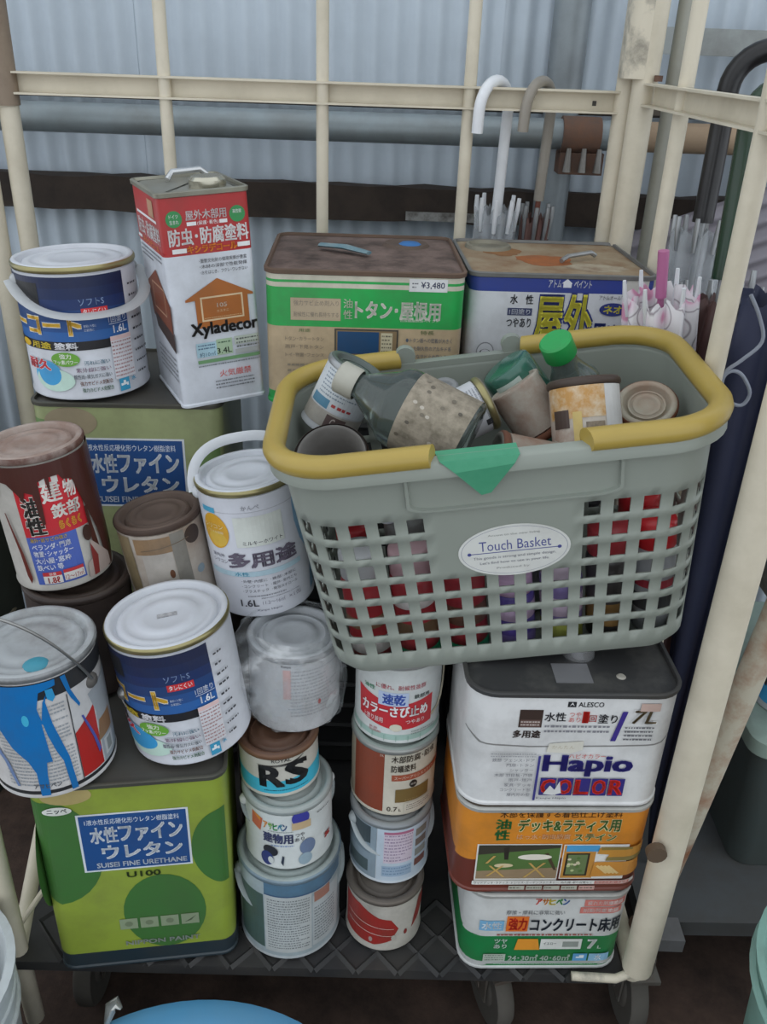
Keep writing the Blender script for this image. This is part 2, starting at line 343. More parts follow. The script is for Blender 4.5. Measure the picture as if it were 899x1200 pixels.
# ------------------------------------------------------------------ builders: tins and cans
def fitM(x, y, z, yaw=0, roll=0, pitch=0):
    r = math.radians
    return Matrix.Translation((x, y, z)) @ Matrix.Rotation(r(yaw), 4, 'Z') @ Matrix.Rotation(r(pitch), 4, 'X') @ Matrix.Rotation(r(roll), 4, 'Y')
def tin(name, label, x, y, z, yaw, w, d, h, rad, bands, topc, rimc, roll=0, pitch=0, group=None, topmat=None, lid_lip=0, cat='tin', dirt=.3, rough=.4):
    """square tin; local origin at the middle of the front bottom edge; bands = [(f0,f1,colour)]"""
    root = thing(name, label, cat, group=group, M=fitM(x, y, z, yaw, roll, pitch))
    ring = lambda zz, o=0: [(a, b + d/2, zz) for a, b in rrect(w + 2*o, d + 2*o, rad + o)]
    v = []; f = []; fm = []; n = len(ring(0)); ms = []; e = .0025
    zs = [(0, e, 'rim'), (.004, 0, None)]
    cols = []
    R = [ring(0, -.002), ring(.001, e*.7), ring(.004, e*.7), ring(.006, 0)]; C = [None, None, None]
    for (a, b, c) in bands:
        z1 = .006 + b * (h - .012); R.append(ring(min(z1, h - .006), 0)); C.append(c)
    C = ['body'] * 3 + [c for _, _, c in bands]
    ms = [mat(bands[0][2], rough=rough, dirt=dirt, key='tin')]
    idx = {}
    for i, q in enumerate(R): v += q
    for i in range(len(R) - 1):
        c = bands[0][2] if i < 3 else C[i]
        if c not in idx:
            idx[c] = len(idx)
            if idx[c] > 0: ms.append(mat(c, rough=rough, dirt=dirt, key='tin'))
        for k in range(n):
            f.append((i*n + k, i*n + (k+1) % n, (i+1)*n + (k+1) % n, (i+1)*n + k)); fm.append(idx[c])
    f.append(tuple(reversed(range(n)))); fm.append(0)
    o = obj('body', v, f, None, root, mats=ms, fm=fm); autosmooth(o, 35)
    mb = MB(); loft(mb, [ring(h - .007, 0), ring(h - .006, .0022), ring(h - .001, .0026), ring(h, .001), ring(h, -.002), ring(h - .004, -.003)], False, False)
    mb.build('rim', rimc, root, True)
    mb = MB(); loft(mb, [ring(h - .0045, -.0025), ring(h - .0045 + .0, -.006), ring(h - .003 + lid_lip, -.012)], False, True)
    tp = mb.build('top_panel', topmat or mat(topc, rough=.55, dirt=.5, key='top'), root, True)
    fl = w/2 - rad
    def ff(u, q, off):
        e_ = min(max(0, abs(u) - fl), rad * .995); return (u, rad - math.sqrt(rad*rad - e_*e_) - off, q)
    fd = Decals(root, 'flat', w=w*.985, h=h, fn=ff, cuts=[sg*(fl + rad*k_) for sg in (-1, 1) for k_ in (0, .25, .45, .62, .76, .87, .95)])
    sd = Decals(root, 'flat', w=d, h=h, fn=lambda u, q, off: (-w/2 - off, d/2 - u, q))
    return root, fd, sd
def azM(x, y, z, tx, ty, spin=0):
    tx, ty = math.radians(tx), math.radians(ty)
    a = Vector((math.sin(tx), math.sin(ty) * math.cos(tx), math.cos(tx) * math.cos(ty)))
    q = Vector((0, 0, 1)).rotation_difference(a).to_matrix().to_4x4()
    return Matrix.Translation((x, y, z)) @ q @ Matrix.Rotation(math.atan2(-x, y) + math.radians(spin), 4, 'Z')
GOLD = mat('a39a6e', rough=.3, metal=.75, dirt=.3, key='gold'); STEEL = mat('a8abad', rough=.35, metal=.7, dirt=.45, dirtcol='6b6660', key='steel')
WLID = mat('c9ccd2', rough=.4, dirt=.25, dirtcol='8a8c90', scale=9, key='lid')
def paint_can(name, label, x, y, z, r, h, bodyc, tx=0, ty=0, rim=None, lid=None, group=None, spin=0, dirt=.25, lidstyle='friction', cat='paint can', M=None, bodym=None, taper=0, ncol=56):
    root = thing(name, label, cat, group=group, M=M if M is not None else azM(x, y, z, tx, ty, spin))
    rim = rim or STEEL; lid = lid or WLID
    mb = MB(); mb.lathe([(0, .003), (r - .004, .003), (r - .003, 0), (r + .001, .0005), (r + .0014, .003), (r, .0055), (r, h - .011), (r - .002, h - .010), (r - .004, h - .008)], ncol)
    mb.build('body', bodym or mat(bodyc, rough=.38, dirt=dirt, key='can'), root, True, 50)
    mb = MB(); mb.lathe([(r - .004, h - .0095), (r + .0008, h - .0092), (r + .0018, h - .007), (r + .0018, h - .0035), (r + .0006, h - .0015), (r - .002, h - .001), (r - .006, h - .004), (r - .006, h - .007)], ncol)
    mb.build('rim', rim, root, True, 50)
    if lid != 'open':
        q = r - .006
        if lidstyle == 'friction': P = [(r + .0005, h - .0025), (r - .001, h - .0002), (r - .005, h + .0002), (r - .0075, h - .0015), (r - .009, h - .008), (r - .012, h - .009), (r - .0145, h - .0045), (q * .76, h - .004), (q * .74, h - .0055), (q * .58, h - .005), (q * .56, h - .004), (q * .40, h - .0042), (q * .38, h - .005), (0, h - .005)]
        else: P = [(r, h - .004), (q - .002, h - .005), (q - .005, h - .0015), (q - .012, h - .001), (q - .02, h - .003), (q*.6, h - .0035), (0, h - .003)]
        mb = MB(); mb.lathe(P, ncol); mb.build('lid', lid, root, True, 60)
    return root, Decals(root, 'cyl', r=r, h=h)
def bail(root, r, h, az, swing, L, m, rad=.0022, zear=None, flat=None, ears=True, R=None, n=28, full=1.0, earm=None, earr=.009):
    """bucket handle pivoting on two ears; swing measured from straight up towards the front"""
    ze = zear if zear is not None else h - .03; R = R or r + .004
    a = math.radians(az); s = math.radians(swing); e = Vector((math.cos(a), math.sin(a), 0)); nrm = Vector((math.sin(a), -math.cos(a), 0)); d = Vector((0, 0, 1)) * math.cos(s) + nrm * math.sin(s)
    pts = []
    for k in range(n + 1):
        t = math.pi * full * k / n
        pts.append(e * (R * math.copysign(abs(math.cos(t)) ** .8, math.cos(t))) + d * (L * abs(math.sin(t)) ** .8) + Vector((0, 0, ze)))
    MB().tube(pts, rad, 8, flat=flat).build('bail_handle', m, root, True, 80)
    if ears:
        for sg in (1, -1):
            c = e * (sg * (r - .001)); MB().tube([c + Vector((0, 0, ze)), c + e * (sg * .0035) + Vector((0, 0, ze)), c + e * (sg * .007) + Vector((0, 0, ze))], [earr, earr * .9, earr * .45], 14).build('handle_ear', earm or m, root, True)
# ================================================================== bottom and back tins
GT = dict(rad=.02, topc='4a4a44', dirt=.2)
OLIVE = '8c9440'; 
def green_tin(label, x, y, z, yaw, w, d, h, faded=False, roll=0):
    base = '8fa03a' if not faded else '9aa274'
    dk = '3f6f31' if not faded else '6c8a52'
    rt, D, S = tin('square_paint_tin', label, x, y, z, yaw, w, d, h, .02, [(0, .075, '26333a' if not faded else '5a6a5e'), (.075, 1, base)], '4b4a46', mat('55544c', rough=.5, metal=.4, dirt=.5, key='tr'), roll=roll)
    D.ell(.10, .66, .26, .30, dk, t0=-110, t1=110) if 0 else D.poly([(.0, .93)] + [(.06 + .27*math.cos(math.radians(a_)), .66 + .27*math.sin(math.radians(a_))) for a_ in range(80, -100, -12)] + [(.0, .42)], dk); D.ell(.99, .63, .19, .2, dk, t0=90, t1=270); D.ell(.62, .30, .23, .21, dk)
    if faded: D.ell(.20, .92, .14, .06, '9a8d72')
    else: D.ell(.19, .955, .13, .045, 'b5a36a')
    D.rect(.22, .555, .80, .855, 'd6dade'); D.rect(.232, .563, .788, .847, '1d4b86')
    W_ = 'dfe4ea'
    D.text('1液水性反応硬化形ウレタン樹脂塗料', .26, .80, .75, .828, W_, .0)
    D.text('水性', .28, .705, .42, .785, W_, .045); D.text('ファイン', .43, .705, .76, .79, W_, .05)
    D.text('ウレタン', .33, .62, .75, .69, W_, .05)
    D.text('SUISEI FINE URETHANE', .29, .575, .77, .60, W_, .03)
    D.text('U100', .44, .51, .62, .54, '3a4a22' if not faded else '5a6644', .03)
    for k in range(4): D.rect(.36 + k*.115, .215, .46 + k*.115, .275, '8d9a7a'); 
    D.poly([(.72, .225), (.79, .262), (.76, .235)], '4d5a3c', 'lettering')
    for k in range(3): D.ell(.41 + k*.115, .245, .022, .014, '748062')
    D.ell(.135, .885, .075, .02, 'dfe0d8'); D.text('ニッペ', .085, .874, .185, .896, '333b3a', .03)
    D.text('NIPPON PAINT', .38, .12, .80, .145, 'aeb4ac', .03)
    # left wall blob
    S.ell(.75, .55, .3, .28, dk)
    D.done(); S.done()
    MB().lathe([(0, h + .008), (.018, h + .008), (.021, h + .004), (.021, h - .004)], 24, w*.28, d*.75).build('spout_cap', STEEL, rt, True)
    return rt
green_tin('olive green square paint tin with blue label, standing on the cart deck', -.298, .776, .0, 9.0, .236, .238, .335)
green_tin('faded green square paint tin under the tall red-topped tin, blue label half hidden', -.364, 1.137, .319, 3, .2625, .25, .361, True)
# hidden carriers below the second row
blackp = mat('2a2b2c', rough=.5, dirt=.4, dirtcol='4a4844', key='crate')
def crate(label, x, y, z, w, d, h):
    rt = thing('plastic_crate', label, 'crate', (x, y, z))
    mb = MB(); loft(mb, [[(a, b + d/2, zz) for a, b in rrect(w * s, d * s, .02)] for zz, s in ((0, .94), (h - .01, .98))], True, False)
    loft(mb, [[(a, b + d/2, zz) for a, b in rrect(w * s, d * s, .02)] for zz, s in ((h - .01, .955), (.01, .92))], False, True); mb.build('body', blackp, rt, True)
    for k in range(7):
        s = .955 + .003 * k; MB().tube([(a, b + d/2, h * (.12 + .13 * k)) for a, b in rrect(w * s, d * s, .02)], .006, 6, closed=True).build('rib', blackp, rt, True)
    mb = MB(); loft(mb, [[(a, b + d/2, zz) for a, b in rrect(w * s, d * s, .02)] for zz, s in ((h - .012, .98), (h - .012, 1.0), (h, 1.0), (h, .95), (h-.012, .95))], False, False); mb.build('rim', blackp, rt, True)
crate('black ribbed plastic crate below the green-banded roof paint tin, upper of two', -.03, 1.17, .341, .25, .24, .338)
crate('black ribbed plastic crate standing on the deck below another black crate', -.03, 1.17, 0, .25, .24, .34)
crate('black plastic crate on the deck behind the right-hand tin stack, lower one', .235, 1.215, 0, .22, .22, .34)
crate('black plastic crate under the blue-banded tin beside the rear posts', .235, 1.215, .341, .22, .22, .338)
crate('black plastic crate on the deck under the faded green tin', -.364, 1.14, 0, .26, .25, .318)
# ================================================================== right-hand stack
whiterim = mat('b9b9b4', rough=.4, metal=.3, dirt=.35, key='wr')
# concrete floor paint tin (bottom)
rt, D, S = tin('square_paint_tin', 'white and green concrete floor paint tin at the bottom of the right stack', .241, .789, 0, 2.6, .222, .185, .150, .03,
    [(0, .06, 'c9cbc9'), (.06, .44, '1f7f45'), (.44, 1, 'd2d3d0')], 'bfc0bd', whiterim)
D.poly([(.0, .42), (.10, .47), (.90, .47), (1.0, .42), (1, .46), (0, .46)], 'd2d3d0')
D.poly([(.02, .06), (.98, .06), (.90, .03), (.1, .03)], '1f7f45')
D.poly([(.0, .05), (.13, .09), (.16, .05), (.05, .02)], 'c9cbc9'); D.poly([(1, .05), (.90, .085), (.87, .05)], 'c9cbc9')
for k, (c, ch) in enumerate(zip(('e0452f', 'e08a25', 'd9c52c', '3b9a48', '2f6fb5'), 'アサヒペン')): D.text(ch, .41 + .042*k, .87, .447 + .042*k, .945, c, .05)
D.rect(.71, .85, .97, .935, 'cf7a70'); D.text('疲れた防塵塗膜', .73, .87, .95, .92, 'f0e4e0', .02); D.rect(.69, .76, .95, .84, 'cf7a70'); D.text('耐動荷重塗膜', .71, .775, .93, .825, 'f0e4e0', .02)
D.text('摩擦・摩耗に非常に強い', .24, .74, .60, .80, '6d6f72', .0)
D.rect(.085, .53, .235, .66, '7db4d8'); D.text('水性', .10, .55, .22, .64, 'eef3f6', .03)
D.rect(.25, .52, .385, .72, 'e8772a'); D.text('強力', .265, .54, .375, .70, 'd22a20', .05)
D.text('コンクリート床用', .40, .52, .96, .70, '2a3440', .04)
D.lines(.2, .45, .8, .5, 1, 'a5564c', 3)
D.text('ツヤ', .19, .36, .27, .42, 'e8efe9', .03); D.text('あり', .19, .29, .27, .345, 'e8efe9', .03)
D.poly([(.32, .27), (.335, .42), (.46, .42), (.48, .27)], 'e79a35'); D.rect(.48, .28, .74, .42, 'e4e6df'); D.text('イエロー', .50, .34, .58, .375, '444a4c', .02); D.rect(.62, .31, .72, .385, '9aa29a'); D.text('7', .78, .29, .83, .41, 'f1f4f0', .06); D.text('L', .845, .29, .865, .33, 'f1f4f0', .04)
D.rect(.13, .115, .27, .215, 'b9c4b6'); D.lines(.14, .12, .26, .21, 3, '6d7d6f', 5)
D.text('24･30㎡ 40･60㎡', .29, .125, .68, .205, 'dfe8df', .03); D.rect(.70, .12, .79, .22, '5fa6d6'); D.rect(.80, .12, .93, .22, '8fbfdc'); D.text('水', .84, .13, .88, .21, 'f0f5f8', .03)
D.poly([(.72, .16), (.77, .16), (.77, .20), (.74, .20), (.74, .18), (.72, .18)], 'eef4f7')
D.lines(.2, .065, .85, .10, 1, '9fc5aa', 8); D.done()
# deck stain tin (middle)
rt, D, S = tin('square_paint_tin', 'orange and brown deck stain tin with garden furniture photos, in the right stack', .233, .793, .152, 3.0, .248, .185, .150, .03,
    [(0, .40, '6e3226'), (.40, 1, 'd98a2c')], '9a8d80', whiterim, dirt=.35)
D.poly([(.0, .36), (.12, .405), (.5, .415), (.9, .44), (1, .40), (1, .47), (0, .47)], 'd98a2c')
D.text('木部を保護する着色仕上げ塗料', .20, .89, .83, .965, '5b3a20', .01)
D.text('油', .185, .76, .26, .87, '2e7a3f', .05); D.text('性', .185, .63, .26, .745, '2e7a3f', .05)
D.outline('デッキ&ラティス用', .30, .73, .83, .875, '4f7a3a', 'e9d9a5', .03, .02); D.text('はっ水･防虫防腐', .30, .64, .58, .70, 'efc9a0', .02); D.outline('ステイン', .60, .62, .82, .70, '4f7a3a', 'e9d9a5', .03, .02)
# photo panels
D.rect(.10, .125, .545, .585, 'e6e4de'); D.rect(.108, .165, .54, .575, '56753e'); D.poly([(.108, .165), (.54, .165), (.54, .30), (.108, .26)], '9a8466'); D.poly([(.108, .46), (.54, .54), (.54, .575), (.108, .575)], '3c3a30'); D.poly([(.25, .40), (.27, .40), (.27, .56), (.24, .54)], '2e2a24'); D.poly([(.46, .47), (.52, .27), (.535, .27), (.48, .48)], '4a3c2c')
D.ell(.41, .43, .09, .035, 'e9e2d2'); D.ell(.25, .33, .05, .025, 'd9c8a0')
for a, b in (((.36, .18), (.46, .36)), ((.47, .18), (.38, .36)), ((.16, .20), (.24, .33)), ((.25, .19), (.17, .33)), ((.15, .36), (.19, .45))):
    D.poly([a, (a[0] + .014, a[1]), (b[0] + .014, b[1]), b], 'c9a45e')
D.rect(.555, .165, .90, .585, 'e6e4de'); D.rect(.56, .175, .73, .575, 'c78d40'); D.rect(.57, .50, .745, .575, '4f9fd0'); D.rect(.575, .205, .70, .48, '6c7f52'); D.frame(.575, .205, .70, .48, .0025, '332b20')
for k in range(12): D.ell(.59 + .09 * random.random(), .24 + .2 * random.random(), .010, .014, random.choice(['b9c48c', '5a7a3c', 'd9cdb0', '8a4a36']))
D.poly([(.735, .48), (.745, .55), (.99, .56), (.99, .41), (.785, .40), (.80, .47)], 'c98f3a'); D.poly([(.75, .56), (.92, .56), (.92, .53), (.755, .525)], '8d7a3e'); D.poly([(.79, .44), (.99, .45), (.99, .40), (.785, .395)], '8a7a45')
D.poly([(.72, .20), (.99, .22), (.97, .39), (.73, .38)], 'd08f3c')
for k in range(4): D.poly([(.74 + .02*k, .33), (.75 + .02*k, .345), (.81 + .02*k, .25), (.80 + .02*k, .235)], 'e9c98a')
D.rect(.09, .11, .97, .155, 'e5e3dd'); D.text('ウッドデッキ･ラティス･トレリス･ガーデンファニチャー･ぬれ縁･屋外設備など', .10, .118, .74, .148, '3a3632', .0); D.rect(.75, .113, .94, .152, 'd08a80'); D.text('屋外の木部･木製品', .76, .12, .93, .147, 'f1e6e0', .01)
for k in range(5): D.rect(.29 + .095*k, .045, .375 + .095*k, .095, 'b9b7a8' if k < 4 else 'd0a59c'); D.lines(.295 + .095*k, .05, .37 + .095*k, .09, 1, '6f6d60', 20 + k)
D.done()
# hapio tin (top)
HZ = .304; HH = .176
rt, D, S = tin('square_paint_tin', 'white tin with purple and red lettering and black lid, topmost of the right stack', .233, .796, HZ, 2.4, .252, .185, HH, .034,
    [(0, .70, 'd9d9d8'), (.70, 1, 'dcdcdb')], '2f2f30', mat('4a4a4a', rough=.45, metal=.3, dirt=.4, key='hr'), topmat=mat('333334', rough=.5, dirt=.4, dirtcol='77756f', scale=18, key='htop', thresh=.6))
D.poly([(.0, .62), (.06, .555), (.3, .535), (.7, .545), (.95, .56), (1, .60), (1, .612), (.94, .572), (.7, .557), (.3, .547), (.07, .567), (0, .632)], '8b8a88')
D.rect(.455, .885, .495, .93, '222428'); D.poly([(.463, .893), (.476, .925), (.487, .893), (.476, .91)], 'e0e0e0', 'lettering'); D.text('ALESCO', .505, .888, .625, .928, '2a2c30', .02)
D.rect(.235, .71, .345, .86, '3a2b26'); D.rect(.242, .715, .338, .775, '66504a'); D.lines(.245, .72, .335, .77, 2, 'c9bdb6', 3); D.text('多用途', .215, .62, .345, .685, '3b2a26', .04)
D.text('水性', .355, .765, .455, .84, '2b2b33', .02); D.text('つや', .47, .805, .525, .845, 'cf5a55', .0); D.text('あり', .47, .76, .525, .80, 'cf5a55', .0); D.text('1', .537, .755, .56, .85, 'd8281f', .02); D.text('回', .565, .765, .60, .82, 'cf4a45', .01); D.text('塗り', .61, .755, .70, .83, '2b2b33', .02); D.lines(.36, .66, .67, .745, 2, '85858c', 4)
D.poly([(.685, .60), (.71, .60), (.745, .855), (.72, .855)], '3b2c86'); D.outline('7L', .765, .755, .885, .865, '6b5a3c', 'dcdcdb', .012, .0, slant=.2); D.lines(.745, .60, .885, .735, 4, '6a6a70', 9, .6); D.rect(.80, .86, .895, .925, 'c9ada2')
D.poly([(.385, .50), (.395, .575), (.56, .60), (.56, .52), (.50, .49)], 'd9d6ca'); D.text('かんたん', .41, .53, .52, .56, 'b9b09a', .0)
D.text('ハピオカラー', .50, .445, .68, .485, 'c8554f', .0)
D.text('Hapio', .385, .285, .815, .47, '2f2a7a', .05)
for k, ch in enumerate('COLOR'):
    a = .38 + .085*k; D.rect(a, .105, a + .078, .265, '2f2a7a'); D.text(ch, a + .008, .12, a + .070, .25, 'e03028', .05)
D.poly([(.40, .12), (.43, .20), (.455, .16), (.475, .24), (.49, .13), (.45, .11)], 'dededd')
D.text('Kanpe Hapio', .37, .068, .52, .09, '3c3c52', .0)
D.rect(.352, .06, .364, .47, '3b3a86')
for k, s in enumerate(('鉄部 フェンス･ドア', '門扉･トタン', 'シャッター', '木部 羽目板･戸袋', '雨戸･垣戸', '家具･デッキ', 'コンクリート部', '屋内外の壁')):
    b = .415 - k*.045; wd = .018 * len(s) + .02; D.text(s, .33 - wd, b, .335, b + .03, '6b6b74', .0)
D.lines(.12, .455, .34, .50, 2, 'a0a0a4', 6)
D.done(); S.done()
MB().lathe([(.0, HH + .016), (.017, HH + .016), (.021, HH + .012), (.021, HH - .004)], 28, .016, .082).build('spout_cap', mat('c2c3c4', rough=.25, metal=.8, dirt=.1, key='cap'), rt, True)
MB().box(-.022, .022, .022, .058, HH - .0032, HH - .0022).build('sticker', mat('77777a', dirt=.3, key='stk'), rt)
MB().lathe([(0, HH - .001), (.004, HH - .0012), (.006, HH - .0031)], 14, .058, .035).build('paint_drop', mat('a9a49a', dirt=.1, key='drop'), rt, True)
# ================================================================== second-row tins at the back
rt, D, S = tin('square_paint_tin', 'rusty-topped beige tin with a bright green band and price sticker', -.035, 1.163, .681, 2.5, .266, .258, .187, .018,
    [(0, .07, '2a9a4a'), (.07, .60, 'bfa988'), (.60, .90, '25a850'), (.90, .935, 'cfcab8'), (.935, .955, '25a850'), (.955, 1, 'cfcab8')], '6a5548', mat('6b5648', rough=.75, metal=.2, dirt=.5, key='rr'),
    topmat=mat('75625a', rough=.75, dirt=1, dirtcol='3d3029', scale=24, thresh=.45, bump=.3, key='rusttop'), dirt=.4)
D.rect(.12, .64, .375, .80, 'b9a78c'); D.text('強力サビ止め剤入り', .135, .745, .365, .785, '7c7468', .0); D.text('耐候性に優れ長持ちする', .135, .665, .365, .70, '7c7468', .0)
D.text('油', .39, .735, .435, .80, 'd8d6c6', .02); D.text('性', .39, .655, .435, .72, 'd8d6c6', .02); D.text('トタン･屋根用', .45, .66, .885, .79, 'e2e1d4', .05); D.text('合成樹脂調合ペイント', .68, .645, .88, .665, 'e2e1d4', .0)
D.rect(.72, .865, .915, .955, 'dcdcdc'); D.text('¥3,480', .78, .885, .90, .935, '3a3f6a', .015); D.lines(.735, .885, .765, .935, 2, '6f7078', 3)
D.rect(.345, .33, .675, .585, '8a7455'); D.frame(.345, .33, .675, .585, .0022, '4a463e'); D.rect(.36, .40, .575, .565, '1f4a73'); D.rect(.585, .40, .645, .56, 'c9bfa0'); D.lines(.59, .41, .64, .55, 5, '6f6a58', 4)
D.text('特長', .79, .555, .86, .585, '4f6a3a', .0); D.text('用途', .16, .555, .22, .58, '5f7a4a', .0)
for k, s in enumerate(('●トタン板への密着が大きく', '優れた耐久性のアルキド系', '●強力なサビ止め剤入りで')): D.text(s, .715, .495 - .06*k, .955, .53 - .06*k, '57606e', .0)
for k, s in enumerate(('トタン･カラートタン', '雨戸･下見トタン', 'トイ･物置･フェンス')): D.text(s, .09, .49 - .06*k, .29, .52 - .06*k, '7d7364', .0)
D.lines(.1, .2, .3, .33, 3, '8d826e', 3); D.lines(.70, .16, .95, .32, 4, '6f6a66', 7)
D.done(); h = .187
mb = MB(); mb.tube([(-.065, .145, h + .004), (-.03, .125, h + .006), (.005, .10, h + .003)], [.006, .007, .005], 8, flat=(1.3, .5)); mb.build('carry_handle', mat('5d7f8a', rough=.6, dirt=.8, dirtcol='8d9a9a', scale=60, key='hd'), rt, True)
mb = MB(); mb.lathe([(.0, h - .001), (.028, h - .001), (.032, h + .001), (.036, h - .003)], 28, .062, .195); mb.build('spout_ring', mat('5a4a40', rough=.7, dirt=.4, key='sr'), rt, True)
mb = MB(); mb.lathe([(.0, h + .002), (.013, h + .0015), (.017, h - .001)], 18, .068, .195); mb.build('paint_blob', mat('2f6fae', rough=.4, dirt=.2, key='blob'), rt, True)
rt, D, S = tin('square_paint_tin', 'white tin with navy top band and big yellow outlined characters', .2345, 1.205, .681, 3.0, .256, .237, .184, .016,
    [(0, .885, 'd4d6da'), (.885, 1, '2b3f8f')], '8f8168', mat('7a7a78', rough=.5, metal=.4, dirt=.5, key='r2'),
    topmat=mat('9a8b72', rough=.6, dirt=1, dirtcol='7a5a3c', scale=17, thresh=.46, bump=.2, key='rust2'))
D.rect(.84, .80, .965, .985, 'c8c6be')
D.text('アトム', .415, .90, .485, .955, 'e6e8ee', .03); D.poly([(.495, .90), (.495, .93), (.485, .93), (.515, .965), (.545, .93), (.54, .93), (.54, .90)], 'e6e8ee', 'lettering'); D.text('ペイント', .555, .90, .65, .955, 'e6e8ee', .03)
D.text('水', .215, .77, .255, .84, '32343c', .03); D.text('性', .30, .77, .34, .84, '32343c', .03); D.rect(.205, .685, .34, .74, '3c4468'); D.text('1回塗り', .215, .692, .33, .733, 'dfe2ea', .02); D.text('つやあり', .205, .595, .34, .665, '32343c', .02)
D.outline('屋外', .365, .475, .675, .845, 'e2d84a', '27347c', .04, .035)
D.text('用', .69, .49, .755, .635, '27347c', .06); D.text('途', .77, .50, .83, .63, '27347c', .05)
D.ell(.785, .745, .075, .05, '27347c'); D.text('ネオ', .735, .715, .835, .775, 'e2d84a', .04); D.text('アトムオールマイティー', .70, .815, .92, .85, '4a4c54', .0)
D.ell(.10, .40, .05, .075, '8b8d92'); D.ell(.10, .40, .044, .066, 'd4d6da'); D.ell(.10, .39, .032, .03, '55575c'); D.ell(.10, .40, .022, .018, 'd4d6da')
D.ell(.20, .435, .007, .011, 'c33a34'); D.text('耐候性･低臭な下塗りいらず', .215, .425, .42, .45, '6a6c72', .0); D.text('トタン･鉄部･木部･屋根', .21, .35, .50, .40, '35373e', .01); D.lines(.21, .2, .6, .32, 3, '7c7e84', 3)
D.done(); h = .184
mb = MB(); mb.tube([(.01, .075, h + .002), (.022, .088, h + .006), (.062, .115, h + .007), (.07, .12, h + .002)], .0035, 8); mb.build('carry_handle', STEEL, rt, True)
mb = MB(); mb.lathe([(.0, h - .002), (.026, h - .002), (.030, h + .003), (.034, h + .002), (.036, h - .003)], 28, -.08, .185); mb.build('spout_ring', mat('8a8676', rough=.5, metal=.3, dirt=.5, key='sr2'), rt, True)
def stain(parent, cx, cy, rx, ry, z, c, seed, name='rust_stain'):
    R = random.Random(seed); n = 26; k0 = [R.uniform(.6, 1.25) for _ in range(n)]; k1 = [(k0[i-1] + k0[i] + k0[(i+1) % n])/3 for i in range(n)]
    obj(name, [(cx + rx*k1[i]*math.cos(2*math.pi*i/n), cy + ry*k1[i]*math.sin(2*math.pi*i/n), z) for i in range(n)], [tuple(range(n))], mat(c, rough=.8, dirt=.8, dirtcol='6b4a30', scale=30, key='stain'), parent)
stain(rt, -.005, .10, .045, .040, h - .0028, '9c5a2c', 3); stain(rt, -.065, .150, .032, .030, h - .0027, '8a6038', 5); stain(rt, .055, .055, .05, .03, h - .0028, 'a59a84', 8)
# tall red-topped wood preservative tin
rt, D, S = tin('square_paint_tin', 'tall white tin with red top and orange house picture beside the handled can', -.227, 1.155, .681, 27, .1176, .145, .2835, .008,
    [(0, .735, 'd2d6de'), (.735, 1, 'b02a2c')], '8f8d80', mat('9a988a', rough=.35, metal=.6, dirt=.4, key='xr'), roll=-3.2, topmat=mat('8f9088', rough=.35, metal=.5, dirt=.5, dirtcol='7a6a4a', scale=20, key='xtop'))
Wh = 'e6e6e6'
for a, s in ((.15, ('ドイツ', '生まれ')), (.86, ('高性能', '')) ):
    D.ell(a, .885, .09, .036, '2f8f4f'); D.text(s[0], a - .05, .888, a + .05, .905, Wh, .0)
    if s[1]: D.text(s[1], a - .05, .864, a + .05, .882, Wh, .0)
D.text('屋外木部用', .28, .875, .735, .917, Wh, .02); D.rect(.285, .852, .39, .868, Wh); D.rect(.65, .852, .74, .868, Wh); D.text('(保護･着色)', .40, .849, .64, .87, Wh, .0)
D.text('防虫･防腐塗料', .07, .77, .97, .843, 'f0f0f0', .035); D.rect(.09, .737, .25, .757, Wh); D.rect(.83, .74, .98, .76, Wh); D.text('キシラデコール', .26, .733, .82, .767, 'e88a25', .06)
for k, s in enumerate(('･重要文化財の使用実績が豊富', '･木材の深部で性能発揮', '･水をはじき、フクレ･ワレがない')): D.text(s, .37, .685 - k*.026, .92, .703 - k*.026, '3a3a40', .0)
D.poly([(.16, .515), (.16, .525), (.55, .61), (.96, .525), (.96, .515), (.89, .518), (.89, .385), (.27, .385), (.27, .518)], 'a8622a')
D.frame(.33, .415, .83, .53, .0022, 'd9bf9a'); D.text('105', .52, .475, .635, .495, 'e6d8c6', .02); D.text('カスタニ', .51, .452, .65, .464, 'd9bf9a', .0); D.lines(.36, .425, .8, .435, 1, 'd0a878', 3)
D.text('Xyladecor', .19, .335, .98, .41, '1d1c1e', .045)
D.rect(.22, .245, .46, .315, 'a9c9d6'); D.rect(.46, .245, .65, .322, 'a8bfa0'); D.text('約10㎡', .25, .247, .44, .27, '2d4a66', .0); D.lines(.24, .28, .44, .31, 2, '54708a', 3); D.text('3.4L', .46, .252, .635, .28, '2a3a2c', .01); D.lines(.48, .298, .63, .315, 1, '54705a', 4)
D.rect(.68, .285, .98, .325, 'b9c2b6'); D.rect(.68, .24, .98, .262, 'a6aaa8'); D.lines(.70, .265, .97, .32, 3, '5f655f', 5)
D.rect(.22, .215, .98, .232, '6f9a6c'); D.lines(.22, .195, .98, .21, 1, '70757c', 6)
D.text('火気厳禁', .46, .135, .85, .17, 'd0453f', .0); D.lines(.40, .075, .88, .125, 3, '6f7278', 7); D.done()
S.rect(.0, .735, 1, .74, 'b02a2c'); S.rect(.12, .86, .88, .872, Wh); S.text('防虫･防腐塗料', .12, .77, .95, .845, 'f0f0f0', .03); S.text('キシラデコール', .25, .735, .85, .76, 'e88a25', .05); S.rect(.05, .742, .2, .757, Wh)
